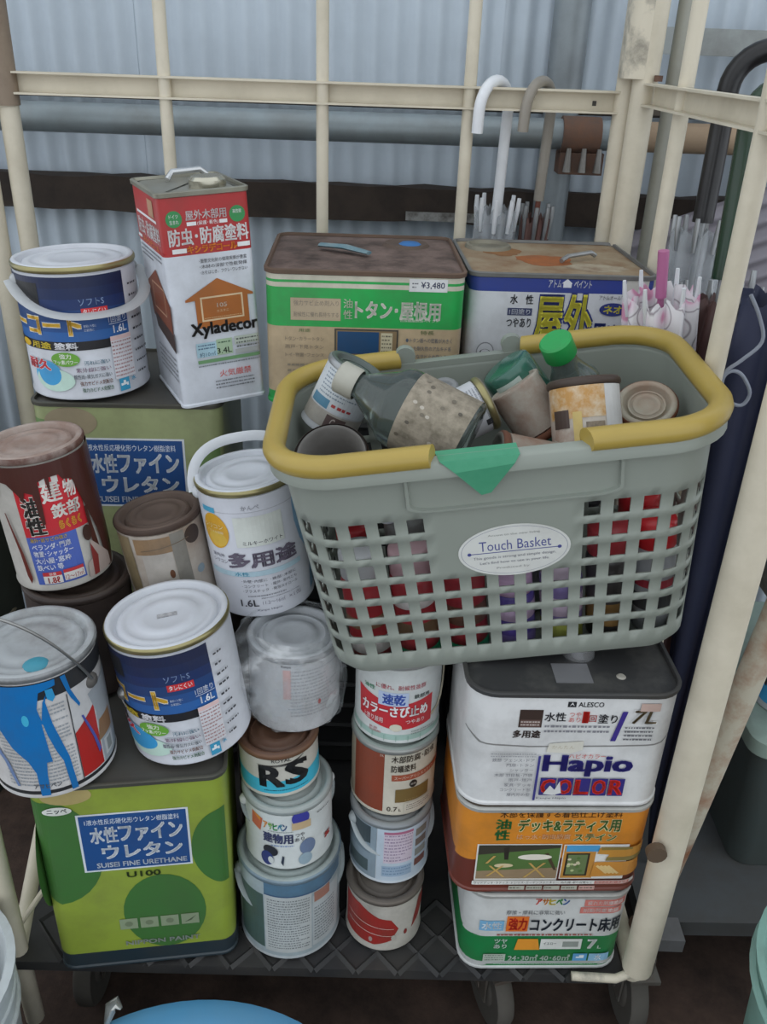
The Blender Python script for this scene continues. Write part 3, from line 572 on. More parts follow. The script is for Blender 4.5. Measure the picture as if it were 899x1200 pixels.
S.rect(.62, .88, .82, .955, 'b58a6a'); S.lines(.1, .66, .9, .72, 3, '5a5d66', 3); S.poly([(.18, .54), (.58, .63), (.99, .50), (.97, .33), (.25, .38)], '84442a'); S.frame(.36, .43, .82, .56, .002, 'c9a080'); S.poly([(.3, .40), (1, .37), (1, .28), (.35, .33)], '3f2a22'); S.lines(.3, .12, .95, .25, 5, '83868c', 8)
S.done(); h = .2835
mb = MB(); mb.lathe([(.0, h + .010), (.020, h + .010), (.024, h + .006), (.024, h - .004)], 30, .018, .040); mb.build('spout_cap', mat('bdb9a8', rough=.2, metal=.85, dirt=.2, key='xcap'), rt, True)
mb = MB(); mb.tube([(-.02, .10, h), (-.01, .11, h + .008), (.03, .118, h + .008), (.04, .12, h)], .004, 8); mb.build('carry_handle', mat('c9cacb', rough=.25, metal=.8, dirt=.1, key='xh'), rt, True)
# ================================================================== round cans on the left
CLEAR = mat('c6c9cb', rough=.35, dirt=.1, key='strap', alpha=.72)
WIRE = mat('9a9a98', rough=.35, metal=.8, dirt=.3, key='wire')
def soft_label(D, o=0.0):
    """blue roof-and-wall paint label; o shifts it round the can (screen fraction)"""
    x = lambda a: a + o
    D.rect(-2.5, .935, 2.5, .945, 'b9bcc4')
    for k in range(6):
        b0 = .445 + .08*k; c = ('2a63a8', '22508f', '1c4076', '182f60', '14264f', '122046')[k]; D.rect(x(-1.3), b0, min(x(.72), .97), b0 + .0802, c)
    D.rect(x(-1.3), .385, min(x(.72), .97), .452, '15171f')
    D.rect(x(-1.15), .72, x(-.62), .88, '14151a')
    D.text('ソフトS', x(-.02), .715, x(.38), .765, '7f93b8', .01); D.rect(x(0), .64, x(.42), .695, 'd03238'); D.text('タレにくい', x(.03), .648, x(.39), .688, 'f2ecec', .02)
    D.outline('ーコート', x(-.98), .505, x(-.05), .645, 'd9a92c', 'e7e4d8', .06, .02)
    D.text('屋根にも壁に', x(.0), .555, x(.20), .575, 'c9d3e6', .0); D.text('広範囲に', x(.0), .525, x(.16), .545, 'c9d3e6', .0)
    D.ell(x(-.93), .418, .05, .028, 'd9b02c'); D.text('用途', x(-.84), .395, x(-.56), .445, 'd9c02c', .04); D.text('塗料', x(-.50), .393, x(-.14), .447, 'e9e9ec', .04)
    D.text('1回塗り', x(.40), .565, x(.68), .615, 'dfe4ee', .01); D.rect(x(.40), .553, x(.70), .557, 'dfe4ee'); D.text('1.6L', x(.46), .485, x(.67), .54, 'eef0f6', .03)
    D.ell(x(-.68), .19, .20, .115, '58b5e0'); D.ell(x(-.60), .155, .28, .09, 'c9e6d8'); D.ell(x(-.66), .20, .17, .09, '3fa3dc')
    D.outline('耐久', x(-.92), .23, x(-.62), .31, 'd22a3a', 'f0e6e8', .05, .02)
    D.ell(x(-.37), .32, .22, .055, '6fae3c'); D.text('強力', x(-.45), .325, x(-.27), .362, 'f2f6ea', .03); D.text('フッ素パワー', x(-.55), .283, x(-.18), .315, 'f2f6ea', .03)
    for k, (s, c, a) in enumerate((('汚れに強い', '5b7f96', -.08), ('紫外線に強い', '8a6f86', -.22), ('酸性雨･排気ガスに強い', '6c7480', -.27), ('強力サビドメ剤配合', '7c4a40', -.19), ('強力カビドメ剤配合', '3c6a4a', -.17))):
        b = .285 - k*.052; D.outline(s, x(a), b - .015, x(.33), b + .02, c, 'e2e6ea', .02, .03)
    D.rect(x(.38), .13, x(.71), .465, 'dedde2'); D.rect(x(.38), .43, x(.71), .462, 'e3c4c2'); D.lines(x(.39), .14, x(.70), .43, 10, 'b08a8c', 3); D.rect(x(.38), .3, x(.71), .303, 'b9a0a2')
    D.rect(x(.43), .03, x(.59), .13, '3aa0c8'); D.poly([(x(.45), .07), (x(.45), .09), (x(.49), .09), (x(.49), .11), (x(.53), .11), (x(.53), .09), (x(.57), .09), (x(.57), .065), (x(.54), .065), (x(.54), .075)], 'eef5f8'); D.text('水', x(.63), .09, x(.70), .125, '4aa6cc', .03)
    for k in range(9): D.lines(min(x(.76), 1.0), .12 + .085*k, min(x(.95), 1.3), .16 + .085*k, 1, '3c3e46', 30 + k, .3)
rt, D = paint_can('round_paint_can', 'white and blue paint can with hanging plastic strap, beside the tall red tin', -.4315, 1.213, .684, .0803, .1806, 'd0d3da', tx=-2.0, rim=GOLD)
soft_label(D, .0); D.done(); bail(rt, .0803, .1806, 14, 114, .0965, CLEAR, rad=.0065, zear=.156, flat=(1.2, .25), R=.087)
rt, D = paint_can('round_paint_can', 'white and blue paint can leaning on the olive tin, no handle raised', -.236, .872, .3445, .0738, .175, 'd0d3da', tx=-6.9, rim=GOLD)
soft_label(D, -.17); D.done(); bail(rt, .0738, .175, 20, 165, .055, WIRE, rad=.0012, zear=.09, R=.077)
for r_ in ('',):
    mb = MB(); mb.box(-.012, .012, -.004, .004, .1703, .1708); mb.build('barcode_sticker', mat('8f8f92', dirt=.8, dirtcol='d0d0d2', scale=200, key='bc'), rt)
# paint-dripped can with wire bail
rt, D = paint_can('round_paint_can', 'paint can streaked with bright blue drips, wire handle raised over its lid', -.392, .812, .339, .0700, .176, 'c9c7c6', tx=-2.0, rim=mat('8d8f90', rough=.4, metal=.5, dirt=.7, dirtcol='3d4044', scale=30, key='driprim'),
    lid=mat('a3a7a9', rough=.5, dirt=.85, dirtcol='5a5048', scale=13, thresh=.55, key='driplid'), dirt=.4)
D.rect(-2.5, .80, 2.5, .935, '22262c'); D.rect(-2.5, .03, 2.5, .06, '202226'); D.rect(.36, .06, .75, .8, 'c8c8c9'); D.rect(.36, .07, .72, .45, 'b3221f'); D.poly([(.36, .45), (.72, .58), (.72, .44)], 'b3221f'); D.poly([(.74, .06), (1.2, .06), (1.2, .75), (.66, .68), (.74, .5)], '9fa6ac'); D.poly([(.70, .26), (.95, .26), (.95, .42), (.76, .42)], '8d6a48'); D.rect(.78, .10, .93, .24, 'c2c4c4'); D.rect(.82, .12, .90, .22, '8b8f8c')
D.lines(-.75, .10, .30, .75, 22, '9aa0a6', 12); D.rect(.34, .06, .355, .78, '3c3e42')
DB = '1670b4'
D.poly([(-1.3, .93), (.22, .93), (.21, .885), (-.05, .86), (-.12, .74), (-.05, .52), (.03, .37), (.10, .28), (.14, .02), (.24, .02), (.20, .30), (.13, .45), (.06, .60), (.02, .78), (.06, .84), (-.02, .78), (-.10, .62), (-.08, .40), (-.06, .30), (-.15, .30), (-.18, .20), (-.20, .02), (-.34, .02), (-.34, .22), (-.42, .32), (-.60, .43), (-.74, .60), (-.84, .70), (-1.3, .72)], DB, rough=.25)
D.poly([(.30, .93), (.38, .93), (.42, .80), (.52, .66), (.50, .64), (.40, .74), (.36, .80)], DB, rough=.25)
D.poly([(.50, .56), (.53, .56), (.66, .34), (.71, .20), (.67, .18), (.62, .34)], '4a55a8', rough=.3)
D.poly([(-1.1, .65), (-.92, .58), (-.70, .30), (-.62, .10), (-.66, .10), (-.76, .30), (-.95, .52), (-1.1, .58)], '6f86b0'); D.ell(-.32, .66, .05, .045, '3fb0d4'); D.poly([(.05, .87), (.16, .87), (.18, .80), (.13, .77), (.06, .80)], '2b93c8')
D.text('アサヒペン', -.42, .085, .0, .125, '5a5f66', .03)
D.done(); bail(rt, .07, .176, -40, 28, .135, WIRE, rad=.0018, zear=.132, R=.074, earr=.010, earm=mat('5a5856', rough=.6, dirt=.5, key='ear'))
mb = MB(); mb.lathe([(.0, .1745), (.010, .1742), (.014, .1715)], 16, .0, -.045); mb.build('paint_smear', mat('3d93a8', rough=.5, dirt=.3, key='smear'), rt, True)
# dark brown can and the red can on it
dkb = mat('2e2420', rough=.6, dirt=.5, dirtcol='51423a', scale=18, key='dkcan')
rt, D = paint_can('round_paint_can', 'dark brown stained paint can under the red and blue labelled can', -.405, .985, .338, .068, .160, '2e2420', bodym=dkb, rim=dkb, lid=mat('3a2d27', rough=.6, dirt=.5, key='dklid'))
rt, D = paint_can('round_paint_can', 'red labelled iron paint can with thick brown drips, on a dark can', -.418, .985, .5065, .0600, .183, 'b9b5ae', tx=-5.5, rim=mat('5a3a30', rough=.6, dirt=.6, dirtcol='b9aea6', scale=30, key='redrim'),
    lid=mat('8a7266', rough=.6, dirt=.8, dirtcol='b5aaa2', scale=14, key='redlid'), dirt=.4)
D.rect(-.55, .42, .68, .90, 'c4222e'); D.rect(-.55, .05, .42, .42, '4a63b4'); D.poly([(-.10, .80), (.3, .86), (.3, .75), (-.1, .70)], 'c4222e')
D.ell(.03, .86, .055, .055, 'd2cdc8'); D.ell(.26, .86, .055, .055, 'd2cdc8'); D.rect(-.03, .79, .08, .86, 'd2cdc8'); D.rect(.20, .79, .32, .86, 'd2cdc8')
D.text('建', -.06, .66, .32, .80, 'e2ddd6', .03); D.text('物', .38, .66, .60, .79, 'e2ddd6', .03); D.text('鉄部', .06, .54, .60, .64, 'd9d4cc', .04); D.outline('らくらく', .14, .455, .56, .515, 'c22a2a', 'd9b02c', .01, .03)
D.outline('油', -.46, .575, -.15, .715, '1e1a18', 'd9d4cc', .05, .02); D.outline('性', -.46, .44, -.13, .57, '1e1a18', 'd9d4cc', .05, .02)
D.text('屋外･防サビの強さ', -.48, .385, .22, .415, 'c9a93c', .02)
for k, s in enumerate(('ベランダ･門扉', '物置･シャッター', '大小屋･窓枠', '鉄べい 等')): D.text(s, -.48, .325 - .053*k, (.26, .28, .20, .02)[k], .37 - .053*k, 'e2e4ee', .02)
D.rect(-.42, .06, -.06, .12, 'd9d5d0'); D.rect(-.42, .12, -.06, .15, 'c0333a'); D.text('1.8ℓ', -.34, .065, -.12, .112, 'a22a2a', .03); D.text('容量', -.30, .125, -.16, .147, 'e6d8d4', .0); D.rect(-.02, .07, .38, .13, 'd9d5d0'); D.rect(-.02, .13, .38, .155, 'c0333a'); D.text('12～17㎡', .0, .075, .36, .12, 'a22a2a', .0)
BR = '4a231e'
D.poly([(-2.5, .94), (2.5, .94), (2.5, .50), (1.2, .3), (.93, .02), (.86, .02), (.80, .35), (.66, .60), (.56, .78), (.40, .80), (.34, .84), (.16, .84), (.12, .68), (.08, .84), (-.06, .82), (-.10, .52), (-.16, .50), (-.20, .74), (-.34, .76), (-.40, .68), (-.46, .74), (-.62, .82), (-.80, .84), (-.82, .70), (-.88, .84), (-2.5, .85)], BR, rough=.3)
D.poly([(.66, .55), (.70, .55), (.80, .03), (.70, .03), (.66, .2)], BR, rough=.3); D.ell(.60, .36, .085, .06, '3a2018'); D.poly([(-.80, .60), (-.78, .60), (-.66, .30), (-.62, .10), (-.66, .06), (-.70, .12), (-.72, .30)], '6a2d26', rough=.3); D.poly([(.45, .03), (.9, .03), (.9, .12), (.62, .30), (.58, .16), (.48, .14)], 'b9a8a0'); D.poly([(.55, .03), (.65, .03), (.70, .16), (.60, .28)], '8a2a2a')
D.done()
# rusty brown-lidded can with a support below
rt, D = paint_can('round_paint_can', 'dull brown paint can hidden under the brown-lidded rusty can', -.276, 1.012, .338, .050, .116, '3b302a', bodym=dkb, rim=dkb, lid=dkb)
rt, D = paint_can('round_paint_can', 'dirty white can with a dark brown lid beside the milky white can', -.281, 1.015, .4565, .0560, .126, 'a8a096', tx=-8, rim=mat('4a382e', rough=.7, dirt=.5, dirtcol='2e2420', key='brim'), lid=mat('5d4c42', rough=.65, dirt=.5, dirtcol='40332c', scale=16, key='blid'), bodym=mat('b0a79d', rough=.55, dirt=.7, dirtcol='7d6046', scale=12, key='bcan', thresh=.52))
D.rect(-.62, .70, .28, .88, 'a0805e', dirt=.6); D.rect(.20, .04, .52, .9, '8c8880', dirt=.5); D.rect(-.5, .10, .18, .70, 'b9b2aa', dirt=.4); D.ell(.70, .80, .16, .10, '3a2c26'); D.poly([(-.5, .74), (.6, .79), (.6, .80), (-.5, .75)], '6b5a4a')
D.ell(.08, .45, .06, .05, '6a4632'); D.ell(.72, .38, .08, .05, '8fa0aa'); D.poly([(-.95, .9), (-.7, .9), (-.66, .1), (-.74, .04), (-.9, .3)], '8a7a5c', dirt=.6); D.done()
# milky white multi-purpose can
rt, D = paint_can('round_paint_can', 'slim white can with purple characters and white strap arched over its lid', -.158, 1.022, .458, .0655, .185, 'd3d5dd', tx=-7.0, rim=GOLD, lid=mat('cdd1d8', rough=.35, dirt=.2, key='tlid'), dirt=.15)
D.rect(-2.5, .83, 2.5, .835, 'b9bac2'); D.text('かんぺ', -.15, .85, .2, .885, 'a9abb4', .02)
D.poly([(.86, .95), (1.3, .95), (1.3, .05), (.92, .05), (.98, .30), (.86, .5), (.80, .66), (.80, .8)], '8fb7d6'); D.poly([(.93, .95), (1.3, .95), (1.3, .05), (.98, .05), (1.02, .30), (.92, .5), (.86, .66), (.86, .8)], 'b9cfe2')
D.rect(-.88, .82, -.66, .86, '4fa9cc'); D.ell(-.72, .68, .21, .135, 'dca52c'); D.ell(-.70, .62, .16, .06, 'e0b84a'); D.text('シリコン', -.88, .70, -.55, .735, 'f0e6c0', .01); D.text('アクリル樹脂', -.86, .665, -.56, .685, 'f0e6c0', .0)
D.rect(-.34, .57, .58, .80, 'd9ddd6'); D.text('ミルキーホワイト', -.22, .585, .54, .615, '4a4850', .01)
D.text('室内外', -.84, .475, -.62, .505, '8a8898', .01); D.text('シリコン', -.84, .43, -.58, .46, '8a8898', .01); D.text('多用途', -.55, .405, .74, .525, '6a6272', .06)
D.rect(-.9, .335, .8, .375, 'b9d4e0'); D.text('水性', -.48, .34, -.20, .372, '5aa6c4', .03)
for a, c in ((-.38, ('･外壁･内壁に', '･コンクリート', '･プラスチック')), (.18, ('･鉄部･木部に', '･屋外･室内とも', '･発泡スチロール'))):
    for k, s in enumerate(c): D.text(s, a, .285 - .04*k, a + .5, .31 - .04*k, '5c5c68', .0)
D.lines(-.30, .165, .45, .185, 1, '8a8a94', 3); D.text('1.6L', -.46, .09, -.12, .145, '4a4852', .02); D.text('11.2～16㎡', -.04, .10, .40, .135, '8a8896', .0); D.text('×1缶', .48, .10, .72, .135, '8a8896', .0); D.lines(-.05, .145, .7, .16, 1, '9a9aa6', 5); D.text('Kanpe Hapio', -.16, .045, .32, .065, '4c4a66', .0); D.done()
bail(rt, .0655, .185, 5, -22, .060, mat('c9ccd0', rough=.4, dirt=.1, key='strapw'), rad=.0055, zear=.165, flat=(.3, 1.2), R=.0695)
MB().lathe([(0, 0), (.05, 0), (.052, .004), (.05, .19), (.048, .2265), (0, .2265)], 32).build('x', dkb).name = 'tmp_support'
o = bpy.data.objects['tmp_support']; bpy.data.objects.remove(o)
for k, (zz, lb) in enumerate(((0, 'dark paint can on the deck behind the can stack, lower of two'), (.2275, 'dark paint can directly under the slim white strap-handled can'))):
    paint_can('round_paint_can', lb, -.165, 1.045, zz, .050, .2265, '2e2420', bodym=dkb, rim=dkb, lid=dkb)
# ================================================================== column of cans left of centre
rt, D = paint_can('round_paint_can', 'large grey-labelled can on the deck at the foot of the clear-bag column', -.113, .858, .0, .0700, .157, 'b4babc', rim=mat('7f93a0', rough=.4, metal=.4, dirt=.5, key='brim2'), lid=mat('9aa6a4', rough=.4, dirt=.4, key='biglid'), dirt=.4)
D.rect(-2.5, .03, 2.5, .95, 'a3b0b4', dirt=.4); D.rect(-.95, .10, -.52, .78, '48605a', dirt=.4); D.rect(-.50, .08, .40, .80, 'bcc0be', dirt=.3); D.lines(-.45, .12, .36, .76, 20, '6d7274', 4); D.rect(-.5, .80, .95, .95, '55778f', dirt=.5); D.rect(.42, .10, .92, .74, 'b9bfbf', dirt=.3); D.rect(.45, .66, .75, .78, 'a87868', dirt=.3); D.rect(-.5, .795, .8, .81, '3c5a7c'); D.lines(.45, .15, .85, .6, 12, '70777a', 8)
D.done(); bail(rt, .07, .157, 12, 138, .070, mat('9aa3a3', rough=.4, dirt=.2, key='strapg', alpha=.6), rad=.0032, zear=.125, flat=(1.2, .3), R=.074)
rt, D = paint_can('round_paint_can', 'white can with coloured ovals and multicoloured logo, under the cyan can', -.113, .866, .1575, .0590, .107, 'd0d5d3', rim=mat('9ea5a3', rough=.4, metal=.3, dirt=.3, key='brim3'), lid=mat('a5adaa', rough=.4, dirt=.3, key='bldglid'), dirt=.25, tx=-1)
D.poly([(-.78, .86), (-.56, .80), (-.62, .58), (-.80, .64)], 'c8694a'); D.poly([(-.78, .86), (-.6, .81), (-.62, .74)], 'd98a3c')
for k, (c, ch) in enumerate(zip(('d98a2c', '6fa63c', '2f8a4a', '2f7f9a', '2a4a7a'), 'アサヒペン')): D.text(ch, -.55 + .105*k, .66, -.46 + .105*k, .77, c, .05)
D.text('建物用', -.56, .44, .08, .60, '3e4468', .05); D.text('つや', .14, .53, .34, .60, '77777a', .02); D.text('あり', .12, .46, .33, .52, '77777a', .02); D.lines(-.45, .62, .1, .65, 1, '8d9490', 3); D.lines(-.4, .38, .1, .42, 1, '6f8ac0', 4)
D.ell(.27, .84, .19, .12, '3c3f9e'); D.rect(.07, .66, .48, .78, 'c9b08a'); D.ell(.40, .34, .17, .13, '6f7f9c'); D.ell(.34, .14, .15, .10, '9ab0bc'); D.ell(-.42, .30, .16, .085, '22242e', rot=-20); D.ell(-.50, .16, .13, .12, '2b3a78'); D.ell(-.42, .14, .06, .06, 'd0d5d3'); D.poly([(-.2, .12), (-.16, .24), (-.12, .22), (-.15, .06)], '2b3448'); D.text('×', .78, .28, .88, .36, 'a8332c', .06); D.lines(.62, .80, .88, .84, 1, '3a3c40', 6)
D.done(); bail(rt, .059, .107, 14, 150, .05, mat('9aa3a3', rough=.4, dirt=.2, key='strapg', alpha=.6), rad=.0026, zear=.088, flat=(1.2, .3), R=.062, earm=mat('c9ccca', key='earw', dirt=.1), earr=.008)
rt, D = paint_can('round_paint_can', 'cyan and cream can with big black RS lettering and brown lid', -.1255, .881, .2655, .0520, .072, 'c2bfb4', rim=mat('6a4a34', rough=.5, dirt=.4, key='rsrim'), lid=mat('5c4030', rough=.5, dirt=.4, key='rslid'), tx=-2)
D.poly([(-2.5, .06), (2.5, .06), (2.5, .50), (1, .50), (.55, .40), (0, .36), (-.5, .38), (-1, .46), (-2.5, .46)], '3fb4cf')
D.text('ROYAL', -.18, .80, .30, .875, '3c3a38', .01); D.poly([(-.55, .73), (-.25, .70), (.30, .71), (.65, .86), (.35, .78), (-.05, .745)], '2a2523'); D.lines(-.15, .71, .35, .735, 1, 'a9a8a0', 3)
D.text('R', -.47, .24, .08, .70, '16181c', .05); D.text('S', .18, .26, .66, .76, '16181c', .05); D.lines(-.4, .13, .68, .17, 1, '1e3a44', 5); D.done()
rt, D = paint_can('round_paint_can', 'white can wrapped in a clear crumpled bag on the cyan can', -.110, .930, .3385, .0595, .118, 'c2c4c6', rim=mat('9a9c9e', rough=.4, metal=.3, key='wr2'), lid=mat('b4b8bc', rough=.5, dirt=.3, key='wlid'))
D.text('Kanpe', -.28, .86, -.08, .90, '4a4c52', .02); D.rect(-.25, .45, -.08, .84, 'd0aca8'); D.lines(-.1, .2, .9, .84, 14, 'a5a8ac', 4); D.ell(.52, .36, .03, .035, 'b8302c'); D.done()
def film_mat():
    m = bpy.data.materials.new('clear_film'); m.use_nodes = True; nt = m.node_tree; nt.nodes.remove(nt.nodes['Principled BSDF']); out = nt.nodes['Material Output']
    tr = nt.nodes.new('ShaderNodeBsdfTransparent'); gl = nt.nodes.new('ShaderNodeBsdfGlossy'); gl.inputs['Roughness'].default_value = .18; df = nt.nodes.new('ShaderNodeBsdfDiffuse'); df.inputs[0].default_value = (.75, .78, .8, 1)
    n = nt.nodes.new('ShaderNodeTexNoise'); n.inputs['Scale'].default_value = 38; n.inputs['Detail'].default_value = 5; tc = nt.nodes.new('ShaderNodeTexCoord'); nt.links.new(tc.outputs['Object'], n.inputs['Vector'])
    mr = nt.nodes.new('ShaderNodeMapRange'); mr.inputs['From Min'].default_value = .4; mr.inputs['From Max'].default_value = .75; mr.inputs['To Min'].default_value = .10; mr.inputs['To Max'].default_value = .62; nt.links.new(n.outputs['Fac'], mr.inputs['Value'])
    a = nt.nodes.new('ShaderNodeMixShader'); a.inputs[0].default_value = .45; nt.links.new(df.outputs[0], a.inputs[1]); nt.links.new(gl.outputs[0], a.inputs[2])
    b = nt.nodes.new('ShaderNodeMixShader'); nt.links.new(mr.outputs[0], b.inputs[0]); nt.links.new(tr.outputs[0], b.inputs[1]); nt.links.new(a.outputs[0], b.inputs[2]); nt.links.new(b.outputs[0], out.inputs['Surface'])
    bp = nt.nodes.new('ShaderNodeBump'); bp.inputs['Distance'].default_value = .006; bp.inputs['Strength'].default_value = .9; nt.links.new(n.outputs['Fac'], bp.inputs['Height'])
    nt.links.new(bp.outputs[0], gl.inputs['Normal']); nt.links.new(bp.outputs[0], df.inputs['Normal'])
    return m
FILM = film_mat()
from mathutils import noise as mnoise
def film(name, label, c, prof, seed, n=64, amp=.008, lobe=None):
    v = []; f = []; P = len(prof)
    for k in range(n):
        t = 2 * math.pi * k / n
        for i, (r, z) in enumerate(prof):
            d = Vector((math.cos(t), math.sin(t), 0)); q = mnoise.noise(Vector((d.x * 2.2, d.y * 2.2, z * 28 + seed))) + .6 * mnoise.noise(Vector((d.x * 6, d.y * 6, z * 60 + seed)))
            rr = r + amp * abs(q) * (1 if i not in (0,) else .2)
            if lobe: rr += lobe(t, z)
            v.append((c[0] + rr * d.x, c[1] + rr * d.y, c[2] + z + .3 * amp * q))
    for k in range(n):
        for i in range(P - 1): f.append((k*P + i, ((k+1) % n)*P + i, ((k+1) % n)*P + i + 1, k*P + i + 1))
    o = obj(name, v, f, FILM, None, smooth=True); tag(o, label, 'plastic bag'); return o
bump_ = lambda a, w: (lambda t: math.exp(-((math.atan2(math.sin(t - a), math.cos(t - a))) / w) ** 2))
lb = bump_(math.radians(200), .5)
film('plastic_bag', 'clear crumpled plastic bag wrapped round a white can', (-.110, .930, .3385), [(.040, -.001), (.056, -.0005), (.0635, .006), (.066, .025), (.066, .05), (.064, .075), (.063, .1), (.0625, .118), (.058, .127), (.050, .130)], 3.1, n=90, lobe=lambda t, z: .050 * lb(t) * math.exp(-((z - .075) / .035) ** 2))
# ================================================================== column of four cans right of it
rt, D = paint_can('round_paint_can', 'worn red and white can standing on the deck, bottom of its column', .022, .860, .0, .0535, .100, 'b9b4aa', rim=mat('6a625a', rough=.5, metal=.4, dirt=.5, key='c1'), lid=mat('5a534c', rough=.6, dirt=.5, key='c1l'), dirt=.5)
D.poly([(-.95, .16), (-.2, .10), (.25, .20), (.42, .42), (.22, .62), (-.1, .66), (-.6, .82), (-.95, .85)], 'a32824', dirt=.5); D.poly([(-.9, .52), (.3, .42), (.3, .43), (-.9, .535)], 'c9b0a8'); D.poly([(-.9, .37), (.38, .27), (.38, .28), (-.9, .385)], 'c9b0a8'); D.ell(.3, .25, .06, .05, 'b9b4aa'); D.ell(-.3, .2, .05, .05, 'a8908a'); D.poly([(.75, .3), (.9, .4), (1.1, .8), (.9, .8), (.8, .5)], '94352f', dirt=.6); D.ell(.6, .3, .04, .05, '8a2f2a'); D.done()
rt, D = paint_can('round_paint_can', 'pale blue-white can with pink ruled panel, second in its column', .026, .893, .1005, .0555, .112, 'd0d8de', rim=mat('8a8f92', rough=.4, metal=.4, key='c2'), lid=mat('8a8f90', key='c2l'))
D.rect(-1.2, .04, -.30, .92, '8d9da8'); D.rect(-1.1, .45, -.45, .9, '3d4a50'); D.poly([(-1.1, .45), (-.45, .45), (-.45, .62), (-.8, .58)], '7a8a94'); D.rect(-.95, .12, -.5, .32, '4f5f62'); D.rect(-.28, .04, .95, .92, 'c2d0dc'); D.rect(-.12, .35, .58, .88, 'd6c8d4'); D.lines(-.10, .37, .56, .84, 9, '9a87a0', 4); D.rect(-.12, .84, .58, .88, 'b06a86'); D.rect(-.15, .12, .58, .30, '9fb6cc'); D.lines(-.12, .14, .55, .29, 3, '7a92ac', 6)
for k in range(4): D.rect(.64, .72 - .17*k, .88, .84 - .17*k, ('8a8478', '7a6a60', '8f8f88', '7a4a44')[k])
D.done(); bail(rt, .0555, .112, 25, 130, .062, mat('b0b8ba', rough=.4, dirt=.1, key='st3', alpha=.75), rad=.0028, zear=.09, flat=(1.2, .3), R=.0585)
rt, D = paint_can('round_paint_can', 'wood preservative can with a rust-red block and olive colour chip', .027, .912, .2135, .0575, .116, 'c8c2b2', rim=mat('9a9c98', rough=.4, metal=.5, key='c3'), lid=mat('8f9a94', key='c3l'))
D.rect(-.88, .03, -.20, .95, '8a4029'); D.rect(-1.3, .03, -.88, .95, 'a89c88'); D.text('木部', -.04, .80, .28, .90, '40382f', .02); D.text('防腐･防虫', .30, .80, .90, .90, '40382f', .02); D.text('防蟻塗料', -.04, .66, .52, .765, '40382f', .02); D.rect(-.02, .53, 1.1, .62, 'a5553c'); D.text('スーパーアリシスステイン', .04, .55, .9, .60, 'e0cfc0', .0); D.ell(.48, .46, .085, .055, '2a2622'); D.text('油性', .42, .445, .54, .475, 'd6d0c4', .02)
D.rect(.08, .20, .82, .40, '7a6438'); D.text('0.7', -.10, .06, .14, .13, '4a4238', .01); D.text('L', .18, .06, .23, .10, '4a4238', .01); D.text('ウォルナット', .3, .215, .6, .245, 'b09a6c', .0); D.text('かん', -.30, .88, -.22, .92, 'e0d4c4', .0); D.lines(.35, .06, .85, .10, 1, '7a7468', 4); D.rect(.30, .04, .9, .18, 'd0cabb'); D.lines(.35, .06, .85, .16, 3, '7a7468', 5); D.done()
rt, D = paint_can('round_paint_can', 'white rust-proof paint can with red banner, directly under the grey basket', .028, .922, .3305, .0565, .127, 'ccd0ce', rim=mat('a5a7a6', rough=.4, metal=.4, key='c4'), lid=mat('b5b8b8', key='c4l'))
D.k['h'] = .108; D.rect(-2.5, .02, 2.5, .13, 'a5c2b8'); D.poly([(-.82, .30), (-.2, .22), (.2, .21), (.78, .25), (.78, .66), (.3, .60), (-.3, .62), (-.85, .72)], 'c62f38'); D.text('に優れ、耐候性抜群', -.48, .80, .62, .87, 'c6606a', .01); D.text('油性', -.74, .74, -.5, .80, '4a9a72', .02); D.rect(-.42, .56, .26, .76, 'b9c8e2'); D.text('速乾', -.32, .585, .18, .735, '3a55a8', .05); D.text('鉄部用', .38, .66, .70, .72, '3c4a44', .02)
D.outline('カラーさび止め', -.76, .405, .68, .56, 'f0ecec', '9c2028', .05, .02); D.text('上塗り兼用', -.74, .29, -.30, .37, 'f0dcdc', .02); D.ell(.0, .24, .14, .055, 'd9d4c0'); D.text('つやあり', .22, .30, .62, .36, 'f0dcdc', .02); D.text('鉄部', -.6, .165, -.42, .20, 'b0555c', .0); D.text('防錆剤', -.6, .125, -.34, .158, 'b0555c', .0); D.lines(.35, .12, .85, .19, 2, '8a9a94', 3)
for k in range(6): D.rect(-.8 + .27*k, .03, -.79 + .27*k, .12, '7fa898')
D.done(); MB().tube([(.0585*math.sin(math.radians(a_)), -.0585*math.cos(math.radians(a_)), z_) for a_, z_ in ((86, .10), (88, .085), (84, .068), (74, .052), (62, .042), (50, .036))], .0012, 8).build('bail_handle', mat('b5ad98', rough=.4, metal=.4, dirt=.2, key='wire2'), rt, True)
